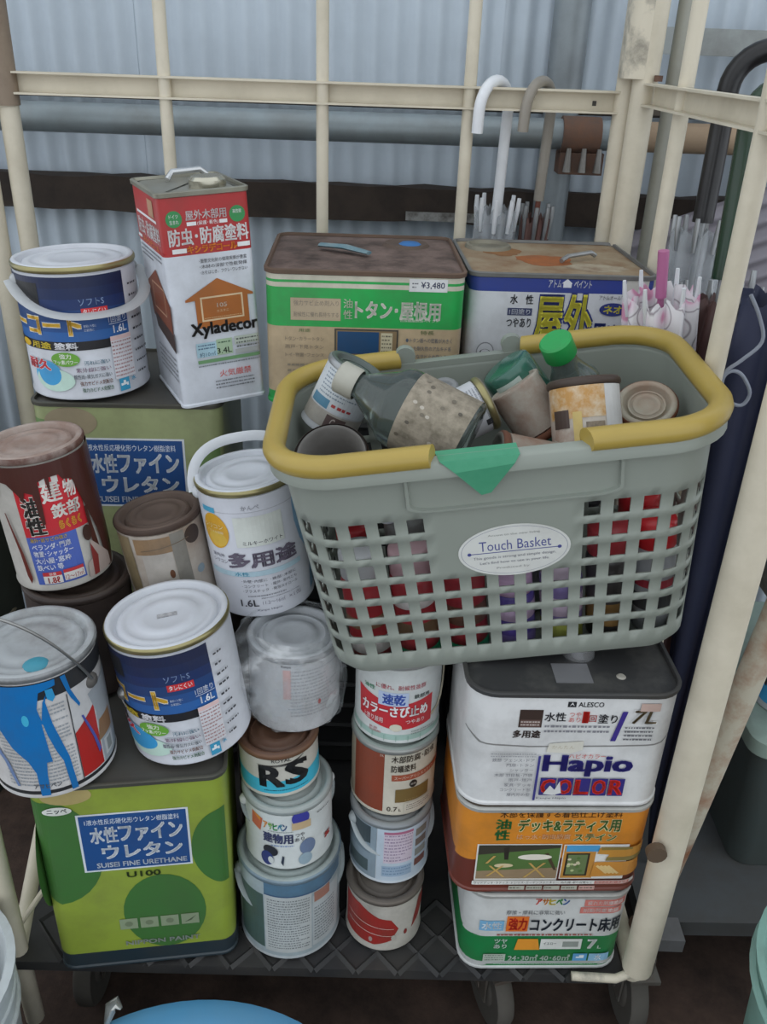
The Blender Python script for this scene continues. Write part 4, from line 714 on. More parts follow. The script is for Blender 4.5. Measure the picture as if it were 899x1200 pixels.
# ================================================================== grey basket
BM = fitM(.1157, .812, .7688, 1.46, -8.64, 3.0)
bk = thing('plastic_basket', 'grey perforated plastic basket with yellow handles full of old cans', 'basket', M=BM)
BW, BD, BH = .4613, .2637, .287; BWb, BDb = .4224, .2285
greyb = mat('8f958c', rough=.45, dirt=.15, dirtcol='6f7268', scale=6, key='basket'); yell = mat('ab9347', rough=.35, dirt=.2, dirtcol='8a7638', scale=10, key='handle')
def rr_len(w, d, r): return 2*(w - 2*r) + 2*(d - 2*r) + 2*math.pi*r
def rr_pt(q, w, d, r):
    """point on a rounded rectangle, q in 0..1 from the middle of the front going right"""
    L = rr_len(w, d, r); s = (q % 1.0) * L; a = w/2 - r; arc = math.pi*r/2
    segs = [('l', (0, -d/2), (1, 0), a), ('c', (w/2 - r, -d/2 + r), -90, arc), ('l', (w/2, -d/2 + r), (0, 1), d - 2*r), ('c', (w/2 - r, d/2 - r), 0, arc), ('l', (w/2 - r, d/2), (-1, 0), w - 2*r), ('c', (-w/2 + r, d/2 - r), 90, arc), ('l', (-w/2, d/2 - r), (0, -1), d - 2*r), ('c', (-w/2 + r, -d/2 + r), 180, arc), ('l', (-w/2 + r, -d/2), (1, 0), a)]
    for kind, c, dd, ln in segs:
        if s <= ln + 1e-9:
            if kind == 'l': return (c[0] + dd[0]*s, c[1] + dd[1]*s)
            t = math.radians(dd) + s / r; return (c[0] + r*math.cos(t), c[1] + r*math.sin(t))
        s -= ln
    return (0, -d/2)
def bpt(q, f, out=0):
    """basket wall point: f = 0 bottom .. 1 rim"""
    w = BWb + (BW - BWb)*f + 2*out; d = BDb + (BD - BDb)*f + 2*out; r = .045 + .018*f + out
    x, y = rr_pt(q, w, d, r); return (x, y + BD/2, -BH*(1 - f))
NC = 42; hw = .57
qs = []; 
for c in range(NC):
    q0 = (c - .5) / NC; qs += [q0 + (1 - hw)/2/NC, q0 + .5/NC, q0 + (1 + hw)/2/NC]
rows = [0.0, .035]; r0, r1 = .085, .775; NR = 7; hr = .68; pitch = (r1 - r0)/NR
holes = []
for i in range(NR):
    a = r0 + pitch*i + pitch*(1 - hr)/2; rows += [a, a + pitch*hr]; holes.append(len(rows) - 2)
rows += [.80, .97, 1.0]
v = [bpt(q, f) for q in qs for f in rows]; nR = len(rows); f = []
# round the bottom edge inwards
for k in range(len(qs)):
    x, y, z = v[k*nR]; v[k*nR] = (x*.965, (y - BD/2)*.965 + BD/2, z)
nq = len(qs)
for k in range(nq):
    col_ = (k // 3) % NC; inhole = (k % 3) in (0, 1)
    cc = col_ if col_ <= NC/2 else col_ - NC
    front_mid = abs(cc) <= 2 or abs(abs(cc) - NC/2) <= 2
    for i in range(nR - 1):
        if inhole and i in holes and not (front_mid and holes.index(i) >= 4): continue
        a = k*nR + i; b = ((k + 1) % nq)*nR + i; f.append((a, b, b + 1, a + 1))
f.append(tuple(k*nR for k in reversed(range(nq))))
o = obj('body', v, f, greyb, bk); autosmooth(o, 50); md = o.modifiers.new('thickness', 'SOLIDIFY'); md.thickness = .0028; md.offset = 0
def sweep(prof, q0, q1, n, name, m, closed=False):
    rings = []
    for k in range(n + (0 if closed else 1)):
        q = q0 + (q1 - q0)*k/n; rings.append([Vector(bpt(q, 1, o_)) + Vector((0, 0, z_)) for o_, z_ in prof])
    mb = MB(); n2 = len(prof)
    if closed:
        for R in rings: mb.v += [tuple(p) for p in R]
        for i in range(len(rings)):
            for k in range(n2): mb.f.append((i*n2 + k, i*n2 + (k+1) % n2, ((i+1) % len(rings))*n2 + (k+1) % n2, ((i+1) % len(rings))*n2 + k))
    else: loft(mb, rings)
    return mb.build(name, m, bk, True, 50)
sweep([(-.002, -.004), (.010, -.004), (.012, -.014), (.014, -.014), (.014, .001), (.011, .004), (-.002, .004)], 0, 1, 96, 'rim', greyb, True)
prof = [(.006 + .0125*math.cos(t), .008 + .0125*math.sin(t)) for t in [2*math.pi*k/12 for k in range(12)]]
# left handle: from the front left of centre, round the left end, to the back ; right handle likewise
sweep(prof, -.05, -.428, 70, 'handle', yell); sweep(prof, .062, .457, 70, 'handle', yell)
for q in (-.436, .466):
    mb = MB(); p = Vector(bpt(q, 1, .006)); mb.tube([p + Vector((0, -.006, .012)), p + Vector((0, .006, .012))], .013, 16); mb.build('hinge_lug', greyb, bk, True)
# recessed finger grip on the front
def fpt(x, f, out): 
    w = BWb + (BW - BWb)*f; d = BDb + (BD - BDb)*f; return Vector((x, BD/2 - d/2 - out, -BH*(1 - f)))
mb = MB(); outl = rrect(.226, .20, .03, 5); outl = [(x, .885 + y*.95) for x, y in outl]
rings = [[fpt(x*s + .012, .885 + (fz - .885)*s2, o_) for x, fz in outl] for s, s2, o_ in ((1.0, 1.0, .001), (.995, .99, .006), (.965, .90, .006), (.955, .86, .001))]
loft(mb, rings, False, False); mb.build('grip_frame', greyb, bk, True, 50)
# oval maker's label
D = Decals(bk, 'flat', w=.20, h=.10, fn=lambda u, q, off: tuple(fpt(u + .010, .575 + (q - .05)/BH, .0016 + off)))
D.ell(.5, .5, .305, .345, 'd6d7d2', n=48); D.ell(.5, .5, .290, .318, '8d8fa0', n=48); D.ell(.5, .5, .287, .313, 'd6d7d2', n=48)
D.text('Touch Basket', .31, .515, .70, .645, '4a4f8e', .004); D.rect(.255, .485, .745, .495, '4a4f8e'); D.ell(.255, .49, .011, .022, '4a4f8e'); D.ell(.745, .49, .011, .022, '4a4f8e')
D.text('Accent to the new living', .36, .70, .64, .735, '9a9a98', .0); D.text('This goods is strong and simple design.', .275, .40, .725, .445, '7a7a84', .0); D.text("Let's find how to use in your life.", .31, .33, .69, .375, '7a7a84', .0); D.text('Produced by', .40, .255, .58, .29, '9a9a98', .0); D.done()
# green tape over the front rim
mb = MB(); tv = [(-.062, 1.0, -.012, .006), (.018, 1.0, -.012, .006), (-.062, 1.0, .013, .006), (.022, 1.0, .013, .006)]
pts = [Vector((-.066, .016, .002)), Vector((.018, .016, .002)), Vector((-.062, -.0155, .0055)), Vector((.018, -.0155, .0055)), Vector((-.048, -.0165, -.008)), Vector((.012, -.0165, -.004)), Vector((-.022, -.0065, -.042)), Vector((-.012, -.0065, -.040))]
obj('green_tape', pts, [(0, 1, 3, 2), (2, 3, 5, 4), (4, 5, 7, 6)], mat('4fa57f', rough=.45, dirt=.2, dirtcol='6fbb98', scale=80, key='tape', alpha=.85), bk).modifiers.new('thickness', 'SOLIDIFY').thickness = .0004
# ------------------------------------------------------------------ contents of the basket
BMi = BM
def inb(x, y, z): return BM @ (Vector((x, y, z)) * .96)
def axM(a, b, spin=0):
    """frame with origin a and z axis towards b; local -y turned towards the viewer side"""
    a, b = Vector(a), Vector(b); z = (b - a).normalized(); vdir = (Vector((0, 0, CAM_Z)) - a); yv = -(vdir - z*vdir.dot(z)).normalized(); xv = yv.cross(z)
    M = Matrix((xv, yv, z)).transposed().to_4x4(); M.translation = a; return M @ Matrix.Rotation(math.radians(spin), 4, 'Z')
GB = 'old cans and bottles in the grey basket'
glass = lambda c, k: mat(c, rough=.08, dirt=.25, dirtcol='8a8c86', scale=30, key='glass' + k, trans=.75, spec=.6)
def bottle(name, label, a, b, r, L, m, capc, capr=.014, lab=None, neck=.3):
    r *= .96; L *= .96; capr *= .96
    root = thing(name, label, 'bottle', M=axM(a, b), group=GB); n0 = L*(1 - neck)
    mb = MB(); mb.lathe([(0, .004), (r*.8, .003), (r*.95, .004), (r, .012), (r, n0*.82), (r*.96, n0*.9), (r*.8, n0*.98), (r*.5, n0 + (L - n0)*.35), (capr*.95, n0 + (L - n0)*.55), (capr*.9, L - .012), (capr*.8, L - .008), (0, L - .008)], 40); mb.build('glass_body', m, root, True, 70)
    mb = MB(); mb.lathe([(capr*1.1, L - .024), (capr*1.18, L - .022), (capr*1.18, L - .001), (capr*1.05, L + .001), (0, L + .001)], 24); mb.build('cap', mat(capc, rough=.4, dirt=.2, key='cap'), root, True)
    D = Decals(root, 'cyl', r=r, h=L)
    if lab: lab(D); D.done()
    return root
def lab_big(D):
    D.rect(-1.4, .05, 1.6, .48, '9a9080', dirt=.9, dirtcol='5d5648', scale=55, rough=.9)
    R = random.Random(5)
    for k in range(16): D.ell(R.uniform(-.9, .9), R.uniform(.1, .45), .04, .015, R.choice(['b5ada0', '6a6254', 'a09684', '4f493e']), dirt=.6)
A = inb(-.025, .078, -.025); Bq = inb(-.169, .142, .05)
bottle('glass_bottle', 'large clear glass bottle with a peeling mottled label, lying in the basket', A, Bq, .048, (Vector(Bq) - Vector(A)).length/.96, mat('7f8c86', rough=.08, dirt=.15, dirtcol='8a9088', scale=20, key='gl1', trans=.8), 'b0aea2', .0165, lab_big, .36)
def lab_teal(D): D.rect(-.2, .10, .75, .62, 'b9c9c2', dirt=.3); D.lines(-.1, .3, .6, .6, 5, '5f8a7c', 3); D.rect(-.05, .14, .6, .26, '4f8f7a')
A = inb(.030, .218, .012); Bq = inb(.100, .205, -.10); 
bottle('glass_bottle', 'teal glass bottle with a pale label behind the rusty cans', A, Bq, .034, .15, mat('4f8a78', rough=.1, dirt=.2, dirtcol='7fa898', key='gl2', trans=.5), '3a5a50', .014, lab_teal)
A = inb(.140, .215, -.085); Bq = inb(.088, .176, .052)
bottle('glass_bottle', 'clear glass bottle with a bright green screw cap', A, Bq, .034, .150, mat('8a9a94', rough=.06, dirt=.15, key='gl3', trans=.7), '1e9a4c', .017, None, .4)
rusty = lambda k, c='9a8a78': mat(c, rough=.6, dirt=.85, dirtcol='7a4a30', scale=22, thresh=.5, key='rusty' + k)
rrim = mat('6a3f2a', rough=.8, dirt=.5, dirtcol='3a2a22', key='rrim')
def bcan(label, a, b, r, m=None, rim=None, lid=None, h=None, c='c0bdb6', name='small_paint_can', spin=0):
    a, b = Vector(a), Vector(b); h = h or (b - a).length; r *= .96
    return paint_can(name, label, 0, 0, 0, r, h, c, rim=rim or STEEL, lid=lid or mat('8a8d8e', rough=.5, dirt=.5, key='bl'), group=GB, bodym=m, M=axM(a, b, spin), ncol=40)
# rust-spotted can standing upright (front right of centre)
rt, D = bcan('rust-spotted can with orange label standing upright, dark rim', inb(.110, .078, -.072), inb(.112, .128, .018), .0405, rusty('a', 'b9b0a4'), mat('3a2a22', rough=.5, dirt=.4, key='dkr'), mat('4a3a30', rough=.6, key='dl'))
D.rect(-.95, .55, .55, .90, 'b98a4a', dirt=.9, dirtcol='d6cdb8', scale=60); D.rect(-.35, .25, -.1, .62, 'c9b06a', dirt=.5); D.rect(.55, .1, .97, .9, 'c9c9c8', dirt=.3); D.rect(-.85, .45, -.45, .65, '4a3a34', dirt=.7, scale=50); D.rect(.0, .3, .5, .5, '9a8a74', dirt=.9, scale=70); D.rect(-.9, .02, .5, .10, '6a4f7a', dirt=.5); D.rect(.1, .03, .45, .12, 'b9c9b6'); D.done()
rt, D = bcan('rusted grey can lying behind the white-labelled can', inb(.036, .172, .002), inb(.072, .152, -.060), .033, rusty('b', 'a8a094'), rrim, rrim)
D.done()
rt, D = bcan('can with a white printed label and brass rim, tilted in the basket', inb(-.058, .152, -.034), inb(.006, .166, -.014), .033, None, GOLD, mat('8f8a7c', key='l4'), c='c9cbcf')
D.lines(-.7, .2, .7, .85, 12, '8a8d96', 4); D.rect(.55, .75, .75, .9, '3a3c40'); D.done()
rt, D = bcan('rusty open can lying at the front of the basket', inb(.066, .068, -.060), inb(.000, .066, -.036), .028, rusty('c', '8f887c'), rrim, mat('6a6a62', rough=.6, dirt=.6, key='in'))
rt, D = bcan('whitish can with an orange rust stripe by the right end of the basket', inb(.195, .165, -.095), inb(.188, .132, -.022), .035, rusty('d', 'a8a294'), rrim, mat('a09a8a', rough=.6, dirt=.6, dirtcol='8a5030', key='rl'))
D.rect(.25, .0, .5, 1, 'a8622f', dirt=.4); D.ell(-.2, .5, .1, .08, '5a5248', dirt=.4); D.done()
rt, D = bcan('small can with a blue and white print tilted against the left end', inb(-.200, .200, -.04), inb(-.150, .208, .036), .036, None, STEEL, mat('55605c', rough=.4, key='l6'), c='b9bcc0')
D.rect(-1.2, .35, 1.2, .92, 'c3c9cd'); D.lines(-.8, .50, .8, .88, 7, '7f8c98', 3); D.rect(-.9, .35, -.3, .48, '4a7f9a'); D.lines(-.2, .38, .5, .48, 1, 'a83c3c', 5); D.rect(-1.2, .10, 1.2, .33, 'a8a49c', dirt=.6); D.rect(-.2, .12, .5, .30, '5a4a48'); D.text('G', .0, .15, .15, .27, 'b9b0a8', .02); D.done()
# open plastic cup seen from above
rt = thing('plastic_cup', 'grey open cup with dried paint inside, in the corner of the basket', 'cup', M=axM(inb(-.190, .140, -.105), inb(-.188, .096, -.035)), group=GB)
MB().lathe([(0, 0), (.032, 0), (.034, .004), (.039, .085), (.041, .088), (.039, .091), (.036, .088), (.031, .02), (0, .018)], 36).build('body', mat('8a8784', rough=.5, dirt=.4, key='cup'), rt, True, 60)
MB().lathe([(.0392, .070), (.0415, .071), (.043, .088), (.0405, .0915)], 36).build('outer_ring', mat('3e2c28', rough=.6, dirt=.4, key='cr'), rt, True)
MB().lathe([(0, .030), (.018, .028), (.028, .024), (.032, .022)], 24).build('dried_paint', mat('6f6456', rough=.8, dirt=.7, dirtcol='3a3028', scale=60, key='dp'), rt, True)
# small bits between
for k, (a, b, r, c, lb) in enumerate(((inb(-.084, .225, -.06), inb(-.069, .212, -.005), .017, 'a5a8a4', 'tiny grey tube poking up between the bottles'), (inb(-.052, .228, -.06), inb(-.043, .215, -.005), .015, '8a8a4a', 'tiny olive tube poking up between the bottles'), (inb(-.125, .085, -.11), inb(-.142, .075, -.045), .018, 'c0c2c8', 'slim white can beside the open cup'))):
    rt, D = bcan(lb, a, b, r, mat(c, rough=.4, dirt=.3, key='bit')); D.done()
# spray cans and tins seen through the holes
def spray(label, x, y, r, h, c, capc, cols=(), lie=None):
    x *= 1.14; h = min(h, .15); y = y - .012
    a = BM @ Vector((x*.96, y, -BH + .004)); b = BM @ Vector((x*.96, y, -BH + .1))
    if lie: a = inb(*lie[0]); b = inb(*lie[1])
    rt = thing('spray_can', label, 'spray can', M=axM(a, b), group=GB)
    MB().lathe([(0, .002), (r - .002, 0), (r, .002), (r, h*.72), (r*.9, h*.76), (r*.8, h*.78)], 28).build('body', mat(c, rough=.35, dirt=.2, key='spray'), rt, True, 60)
    MB().lathe([(r*.92, h*.77), (r*.95, h*.775), (r*.93, h*.98), (r*.85, h), (0, h)], 28).build('cap', mat(capc, rough=.35, dirt=.1, key='scap'), rt, True, 60)
    D = Decals(rt, 'cyl', r=r, h=h*.72)
    for b0, b1, cc in cols: D.rect(-2.5, b0, 2.5, b1, cc)
    D.done()
sp = [(-.150, .072, .026, .17, 'b03038', 'c8cacc', ((.1, .3, 'c9c4c0'), (.45, .6, '8a6a50'))), (-.097, .066, .026, .175, 'a8343c', 'c9a6ac', ((.0, .13, '2fa070'), (.3, .5, '7a6248'), (.7, .8, 'd6d0cc'))), (-.043, .068, .026, .16, '9c3038', 'd0cac8', ((.0, .13, '2fa070'), (.4, .65, '6a4a3c'))),
      (.010, .066, .025, .10, '5a4a9a', 'c9a8c8', ((.1, .3, '7f6fb0'), (.6, .9, 'c9b0cc'))), (.062, .067, .025, .12, '8a7ab0', 'd8c6d6', ((.0, .35, '9aa04a'), (.5, .8, 'd0bcd0'))), (.113, .068, .026, .15, '3c3a3a', 'a8343c', ((.2, .5, '8a6a3c'),)), (.163, .074, .025, .19, 'a0a3a6', 'c8222a', ((.3, .5, '3a3c40'), (.6, .7, 'a83040'))),
      (-.155, .130, .026, .18, '6a6460', 'b02a30', ()), (-.10, .13, .027, .15, '4a4640', '8a8a88', ()), (.03, .135, .027, .15, '8a8d90', '3a3a3a', ()), (.16, .135, .026, .20, 'b9b9bc', 'c8222a', ())]
names = ('red spray can with pale cap in the corner of the basket', 'red and brown spray can with pink cap', 'dark red spray can with off-white cap', 'short purple spray can with lilac cap', 'lavender spray can with green base band', 'black spray can with a dull red cap', 'silver spray can with bright red cap at the basket front', 'brown-grey spray can with a dark red cap at the left end', 'dark spray can with grey cap in the second row', 'grey spray can with black cap in the second row', 'light grey spray can with red cap at the right end')
for s_, nm in zip(sp, names): spray(nm, *s_)
# ================================================================== umbrellas
def umbrella(label, tip, top, Rm, Lc, can_m, shaft_m, handle_m, hook=(1, 0), hookr=.03, hr=.0085, grip=.10, tipm=None, folds=8, seed=1, ribs=8, group='closed umbrellas', tipr=.0042, strap=None, up=None):
    """closed umbrella standing on its ferrule; top = straight end of the grip, before the hook"""
    tip, top = Vector(tip), Vector(top); z = (top - tip).normalized(); x = (Vector((hook[0], hook[1], 0)) - z*z.dot(Vector((hook[0], hook[1], 0)))).normalized(); y = z.cross(x)
    M = Matrix((x, y, z)).transposed().to_4x4(); M.translation = tip; L = (top - tip).length
    rt = thing('umbrella', label, 'umbrella', M=M, group=group)
    MB().tube([(0, 0, 0), (0, 0, .03)], [.003, .005], 10).build('ferrule', STEEL, rt, True)
    MB().tube([(0, 0, .03), (0, 0, L - grip)], .0045, 10).build('shaft', shaft_m, rt, True)
    pts = [(0, 0, L - grip), (0, 0, L - grip*.5), (0, 0, L)] + [(hookr - hookr*math.cos(t), 0, L + hookr*math.sin(t)) for t in [math.pi*k/14 for k in range(1, 15)]] + [(2*hookr, 0, L - hookr*.7)]
    MB().tube(pts if hookr > 0 else pts[:3], hr, 14).build('handle', handle_m, rt, True, 60)
    R = random.Random(seed); n = folds*8; rows_ = 14; v = []; f = []; ph = [R.uniform(-.3, .3) for _ in range(folds)]
    for i in range(rows_ + 1):
        t = i/rows_; zz = .03 + Lc*t; r = Rm*(.10 + .9*t**.8) * (1 - .12*max(0, t - .85)/.15)
        for k in range(n):
            a = 2*math.pi*k/n; fo = (k % 8)/8; s = .55 + .45*abs(math.sin(math.pi*fo + ph[k//8]*t)); tw = .5*t + .12*math.sin(3*t + seed)
            v.append((r*s*math.cos(a + tw), r*s*math.sin(a + tw), zz + .006*math.sin(k*1.7 + seed)*t))
    for i in range(rows_):
        for k in range(n): f.append((i*n + k, i*n + (k+1) % n, (i+1)*n + (k+1) % n, (i+1)*n + k))
    o = obj('canopy', v, f, can_m, rt, smooth=True); o.modifiers.new('thickness', 'SOLIDIFY').thickness = .0008
    for k in range(ribs):
        a = 2*math.pi*k/ribs + .5; r = Rm*.82; MB().tube([(r*.9*math.cos(a), r*.9*math.sin(a), .03 + Lc*.97), (r*math.cos(a), r*math.sin(a), .03 + Lc + .004), (r*1.02*math.cos(a), r*1.02*math.sin(a), .03 + Lc + .022)], [tipr*.8, tipr, tipr*.8], 8).build('rib_tip', tipm or STEEL, rt, True)
    return rt
wht = mat('dfe1e4', rough=.4, dirt=.1, key='uw'); vin = mat('c9ced2', rough=.2, dirt=.1, key='vinyl', alpha=.35)
umbrella('clear vinyl umbrella with white crook handle hooked on the back rail', (.150, 1.575, -.19), (.173, 1.530, 1.048), .042, 1.055, vin, wht, wht, hook=(-.060, -.078), hookr=.042, hr=.0088, grip=.175, tipm=wht)
rdb = mat('7a4638', rough=.5, dirt=.4, dirtcol='4a2a22', key='rdshaft')
umbrella('brown umbrella with a translucent grey crook handle by the upright pipe', (.215, 1.60, -.19), (.241, 1.530, 1.052), .030, 1.045, mat('5a3a34', rough=.7, dirt=.3, key='ub'), rdb, mat('9a948a', rough=.3, dirt=.4, dirtcol='7a6e5e', key='uh', alpha=.9), hook=(-.060, -.078), hookr=.040, hr=.0085, grip=.14)
# bundle beyond the right side frame
UG = 'umbrellas bundled outside the right side frame'
blk = mat('1b1a1c', rough=.3, dirt=.25, dirtcol='4a4644', key='blk'); dgr = mat('1e3a28', rough=.25, dirt=.2, key='dgr')
umbrella('clear vinyl umbrella with a thick black crook handle, right of the cart', (.445, 1.312, -.036), (.470, 1.40, 1.09), .050, .905, vin, STEEL, blk, hook=(1, -.2), hookr=.055, hr=.0155, grip=.18, group=UG)
umbrella('brown umbrella with a dark green handle among the bundle', (.446, 1.118, -.036), (.456, 1.25, 1.06), .066, .845, mat('4f3430', rough=.6, dirt=.3, dirtcol='2c1c1a', key='ubr'), STEEL, dgr, hook=(1, .2), hookr=.04, hr=.0145, grip=.20, seed=4, group=UG)
def floral():
    m = bpy.data.materials.new('pink_floral'); m.use_nodes = True; nt = m.node_tree; b = nt.nodes['Principled BSDF']; b.inputs['Roughness'].default_value = .4
    tc = nt.nodes.new('ShaderNodeTexCoord'); vo = nt.nodes.new('ShaderNodeTexVoronoi'); vo.inputs['Scale'].default_value = 26; nt.links.new(tc.outputs['Object'], vo.inputs['Vector'])
    r = nt.nodes.new('ShaderNodeValToRGB'); e = r.color_ramp.elements; e[0].color = lin('c98aa6'); e[0].position = .28; e[1].color = lin('d9c6d0'); e[1].position = .36; q = e.new(.52); q.color = lin('d6d2d4'); q = e.new(.56); q.color = lin('8a7f86'); q = e.new(.6); q.color = lin('d6d2d4')
    nt.links.new(vo.outputs['Distance'], r.inputs['Fac']); nt.links.new(r.outputs['Color'], b.inputs['Base Color']); return m
umbrella('pink floral umbrella leaning towards the yellow-lettered tin', (.47, 1.20, -.036), (.338, 1.128, .915), .055, .875, floral(), mat('b06a92', rough=.4, key='pk'), mat('b56a94', rough=.4, dirt=.1, key='pkh'), hook=(1, .4), hookr=0, hr=.007, grip=.06, seed=2, group=UG, tipm=wht, ribs=6, tipr=.003)
navy = umbrella('navy blue long umbrella hanging beside the basket', (.457, 1.01, -.036), (.470, 1.06, .98), .078, .885, mat('262b45', rough=.65, dirt=.3, dirtcol='171a2c', scale=5, key='navy'), STEEL, blk, hook=(1, .6), hookr=.03, hr=.009, grip=.05, seed=6, folds=6, group=UG)
# loose grey cord hanging on the navy umbrella
cp = [(a_*1.06, .954, 1.125 - (1.125 - c_)*1.06) for a_, c_ in ((.366, .917), (.380, .895), (.389, .869), (.372, .848), (.358, .835), (.356, .818), (.366, .803), (.383, .798), (.389, .812), (.377, .831), (.365, .836), (.357, .828), (.359, .808))]
def smoothpts(P, n=5):
    P = [Vector(p) for p in P]; out = []
    for i in range(len(P) - 1):
        a, b, c, d = P[max(0, i-1)], P[i], P[i+1], P[min(len(P)-1, i+2)]
        for k in range(n):
            t = k/n; out.append(.5*((2*b) + (c - a)*t + (2*a - 5*b + 4*c - d)*t*t + (3*b - a - 3*c + d)*t**3))
    return out + [P[-1]]
navy_cord = MB().tube(smoothpts(cp), .0022, 8).build('tie_cord', mat('8d93a0', rough=.7, dirt=.2, key='cord'), None, True); navy_cord.parent = navy; navy_cord.matrix_parent_inverse = navy.matrix_world.inverted()
# ribbed plastic sheet leaning against the wall behind the bundle
o = sheet(0, .55, 0, 0, .5, mat('8d8890', rough=.5, dirt=.4, dirtcol='6b6468', key='psheet'), None, pitch=.032, amp=.005, name='ribbed_sheet', lap=0)
o.matrix_world = Matrix.Translation((.40, 1.56, .86)) @ Matrix.Rotation(math.radians(8), 4, 'X') @ Matrix.Rotation(math.radians(68), 4, 'Y') @ Matrix.Identity(4); tag(o, 'grey-purple ribbed plastic sheet lying behind the umbrella bundle', 'sheet')
# ================================================================== neighbouring cart on the right
nc = thing('roll_cart', 'rusty neighbouring roll cart standing right of the loaded cart', 'cart', (0, 0, 0))
rp = mat('b5ae9c', rough=.6, dirt=1, dirtcol='8a5230', scale=20, thresh=.50, key='rustpost')
part('front_post', [(.402, .86, -.035), (.478, .838, .80), (.51, .84, 1.2)], .0165, rp, nc, 18); part('socket', [(.399, .862, -.05), (.404, .860, .0)], .021, rustm, nc, 18)
part('rear_post', [(.415, 1.475, -.05), (.415, 1.475, 1.75)], .015, greyp, nc)
MB().box(.41, .475, .865, .905, -.06, -.035).build('socket_bracket', mat('77787a', rough=.6, dirt=.4, key='sb'), nc)
mb = MB(); loft(mb, [[(.42, .90, z), (1.25, .92, z), (1.25, 1.47, z), (.42, 1.47, z)] for z in (-.07, -.04)]); mb.build('deck', mat('55585a', rough=.7, dirt=.5, key='nd'), nc)
caster(.405, .835, nc, .05); caster(.45, 1.40, nc, 0); caster(1.2, 1.40, nc, 0); caster(1.2, .98, nc, 0)
part('rear_post', [(1.22, 1.475, -.05), (1.22, 1.475, 1.75)], .015, greyp, nc)
# its load
bin_ = thing('storage_bin', 'dark grey plastic storage bin on the neighbouring cart', 'bin', (.575, 1.0, -.039))
mb = MB(); loft(mb, [[(a + .23, b + .18, z) for a, b in rrect(.46*s, .36*s, .03)] for z, s in ((0, .92), (.27, .99))], True, True); mb.build('body', mat('4a5352', rough=.6, dirt=.3, key='bin'), bin_, True)
mb = MB(); loft(mb, [[(a + .23, b + .18, z) for a, b in rrect(.49*s, .39*s, .03)] for z, s in ((.255, 1), (.28, 1), (.285, .97))], True, True); mb.build('lid', mat('8fa298', rough=.5, dirt=.3, key='binlid'), bin_, True)
rt, D = paint_can('round_paint_can', 'white paint can with navy label on the storage bin lid', .668, 1.10, .2475, .078, .17, 'b5b9bc', rim=GOLD)
D.rect(-2.5, .45, 2.5, .93, '1f2a55'); D.ell(-.55, .2, .3, .14, '3fa3dc'); D.poly([(-.9, .3), (-.6, .38), (-.6, .22)], '2f3338'); D.rect(-.8, .42, -.6, .52, '23262c'); D.lines(-.4, .1, .6, .4, 6, '9a9ca2', 4); D.done()
rt = thing('newspaper_bundle', 'folded newspapers piled on the navy-labelled can', 'newspapers', (.665, 1.10, .419))
for k in range(5):
    R = random.Random(k); mb = MB(); loft(mb, [[(a, b, .018*k + z) for a, b in rrect(.17, .14, .008)] for z in (0, .0172)]); o = mb.build('newspaper', mat(('9a978c', 'a8a59a', '8f9a98', '4f8f88', 'a5a094')[k], rough=.9, dirt=.5, dirtcol='5a5850', scale=120, key='news%d' % k), rt)
o = MB(); loft(o, [[(a + .665, b + 1.10, z) for a, b in rrect(.18, .13, .02)] for z in (.512, .545)]); tag(o.build('yellow_case', mat('c9a51e', rough=.45, dirt=.2, key='yc'), None, True), 'flat yellow plastic case on the newspaper pile', 'case')
mb = MB(); loft(mb, [[(a + .665, b + 1.10, z) for a, b in rrect(.17, .14, .01)] for z in (.548, .575)]); tag(mb.build('magazine', mat('b5b3a8', rough=.8, dirt=.6, dirtcol='4a9088', scale=50, key='mag'), None), 'printed magazines on the yellow case', 'magazine')
# teal tub at the lower right
tub = thing('plastic_tub', 'pale teal plastic tub on the ground at the neighbouring cart', 'tub', (.62, .62, FLOOR_Z))
MB().lathe([(0, 0), (.13, 0), (.138, .006), (.165, .40), (.172, .402), (.174, .412), (.166, .414), (.160, .405), (.132, .012), (0, .012)], 56).build('body', mat('7fa79c', rough=.5, dirt=.3, key='tub'), tub, True, 60)
MB().tube([(.17*math.sin(t), -.17*math.cos(t), .385) for t in [2*math.pi*k/48 for k in range(48)]], .006, 8, closed=True).build('band', mat('86ada3', rough=.5, dirt=.3, key='tubb'), tub, True)
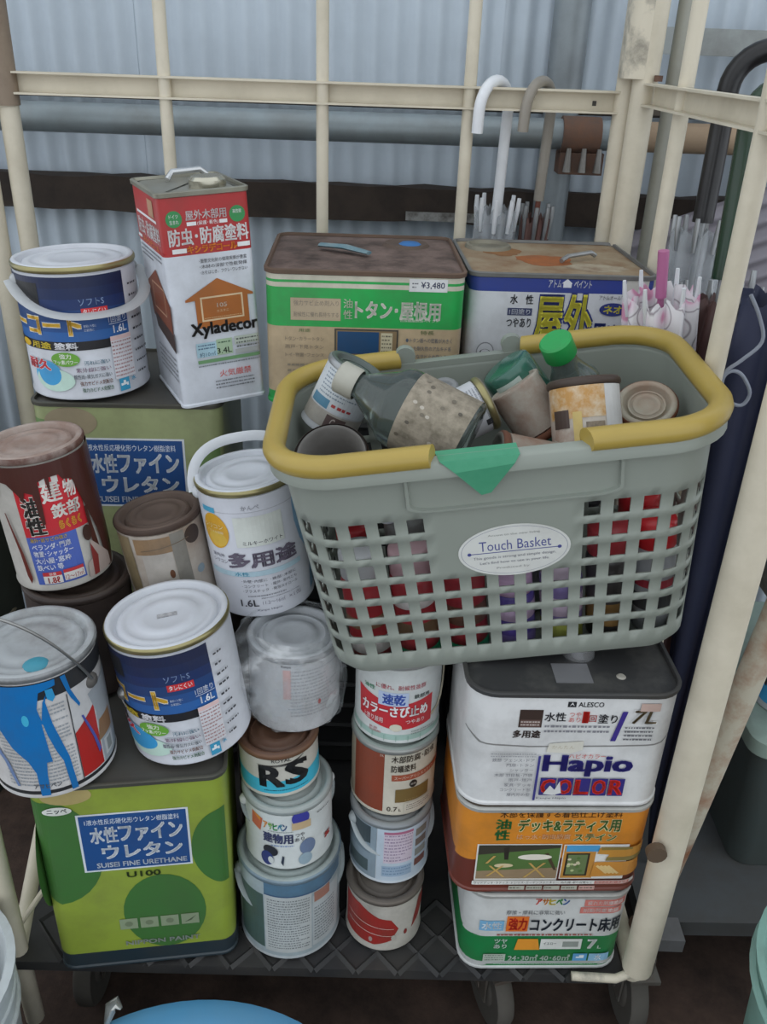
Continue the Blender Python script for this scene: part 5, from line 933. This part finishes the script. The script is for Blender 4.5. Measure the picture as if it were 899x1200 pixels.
# blue basin and white bucket in front
bs = thing('plastic_basin', 'blue plastic basin on the ground in front of the cart', 'basin', (-.20, .464, FLOOR_Z))
MB().lathe([(0, 0), (.20, 0), (.206, .006), (.238, .178), (.262, .182), (.266, .176), (.270, .178), (.268, .188), (.255, .192), (.232, .186), (.20, .010), (0, .010)], 72).build('body', mat('4f8fb9', rough=.4, dirt=.3, dirtcol='6f8a98', scale=8, key='basin'), bs, True, 60)
MB().lathe([(0, .118), (.1, .122), (.19, .118), (.218, .112)], 40).build('murky_water', mat('5c6468', rough=.15, dirt=.4, dirtcol='3a3c3c', key='water'), bs, True)
rt, D = paint_can('small_can', 'brass-rimmed small can sitting in the blue basin', -.18, .655, -.075, .030, .055, '8a7a5a', rim=mat('a88a5a', rough=.4, metal=.6, key='br'), lid=mat('6a5a44', key='brl'))
tr = MB().tube([(-.335, .690, -.008), (-.330, .700, .012), (-.322, .703, .020), (-.316, .70, .012)], [.004, .009, .008, .003], 10, flat=(1, .4)).build('metal_clip', mat('b5b5b0', rough=.25, metal=.8, dirt=.2, key='clip'), None, True); tag(tr, 'shiny metal clip on the rim of the blue basin', 'clip')
wb = thing('white_bucket', 'white plastic bucket standing left of the cart post', 'bucket', (-.56, .65, FLOOR_Z))
MB().lathe([(0, 0), (.105, 0), (.11, .005), (.128, .31), (.133, .312), (.134, .322), (.124, .324), (.120, .315), (.104, .01), (0, .01)], 48).build('body', mat('c2c8ca', rough=.4, dirt=.3, key='wb'), wb, True, 60)
for z in (.24, .275): MB().tube([(.1245*math.sin(t), -.1245*math.cos(t), z) for t in [2*math.pi*k/40 for k in range(40)]], .004, 8, closed=True).build('ridge', mat('c2c8ca', rough=.4, dirt=.3, key='wb'), wb, True)
# dark tarpaulin bundle outside the left end of the cart
tp = thing('tarpaulin_bundle', 'dark green folded tarpaulin heaped left of the rear cart posts', 'tarpaulin', (-.86, 1.38, FLOOR_Z))
v = []; f = []; n = 40; rows_ = 16
for i in range(rows_ + 1):
    t = i / rows_; z = .90 * math.sin(math.pi / 2 * min(1, t * 1.25)) if t < .8 else .90; sc = 1.0 if t < .7 else max(.0, 1 - ((t - .7) / .3) ** 2)
    for k in range(n):
        a = 2 * math.pi * k / n; q = 1 + .10 * math.sin(7 * a + 3 * t) + .05 * math.sin(13 * a - 5 * t)
        v.append((.15 * q * sc * math.cos(a), .17 * q * sc * math.sin(a), z + .02 * math.sin(5 * a) * (1 - sc) + .03 * max(0, t - .8)))
for i in range(rows_):
    for k in range(n): f.append((i*n + k, i*n + (k+1) % n, (i+1)*n + (k+1) % n, (i+1)*n + k))
obj('folded_sheet', v, f, mat('262b26', rough=.8, dirt=.4, dirtcol='3d4038', key='tarp'), tp, smooth=True)
for z in (.35, .62): MB().tube([(.158*math.cos(2*math.pi*k/32), .178*math.sin(2*math.pi*k/32), z) for k in range(32)], .004, 6, closed=True).build('rope', mat('6a6252', rough=.9, key='rope'), tp, True)
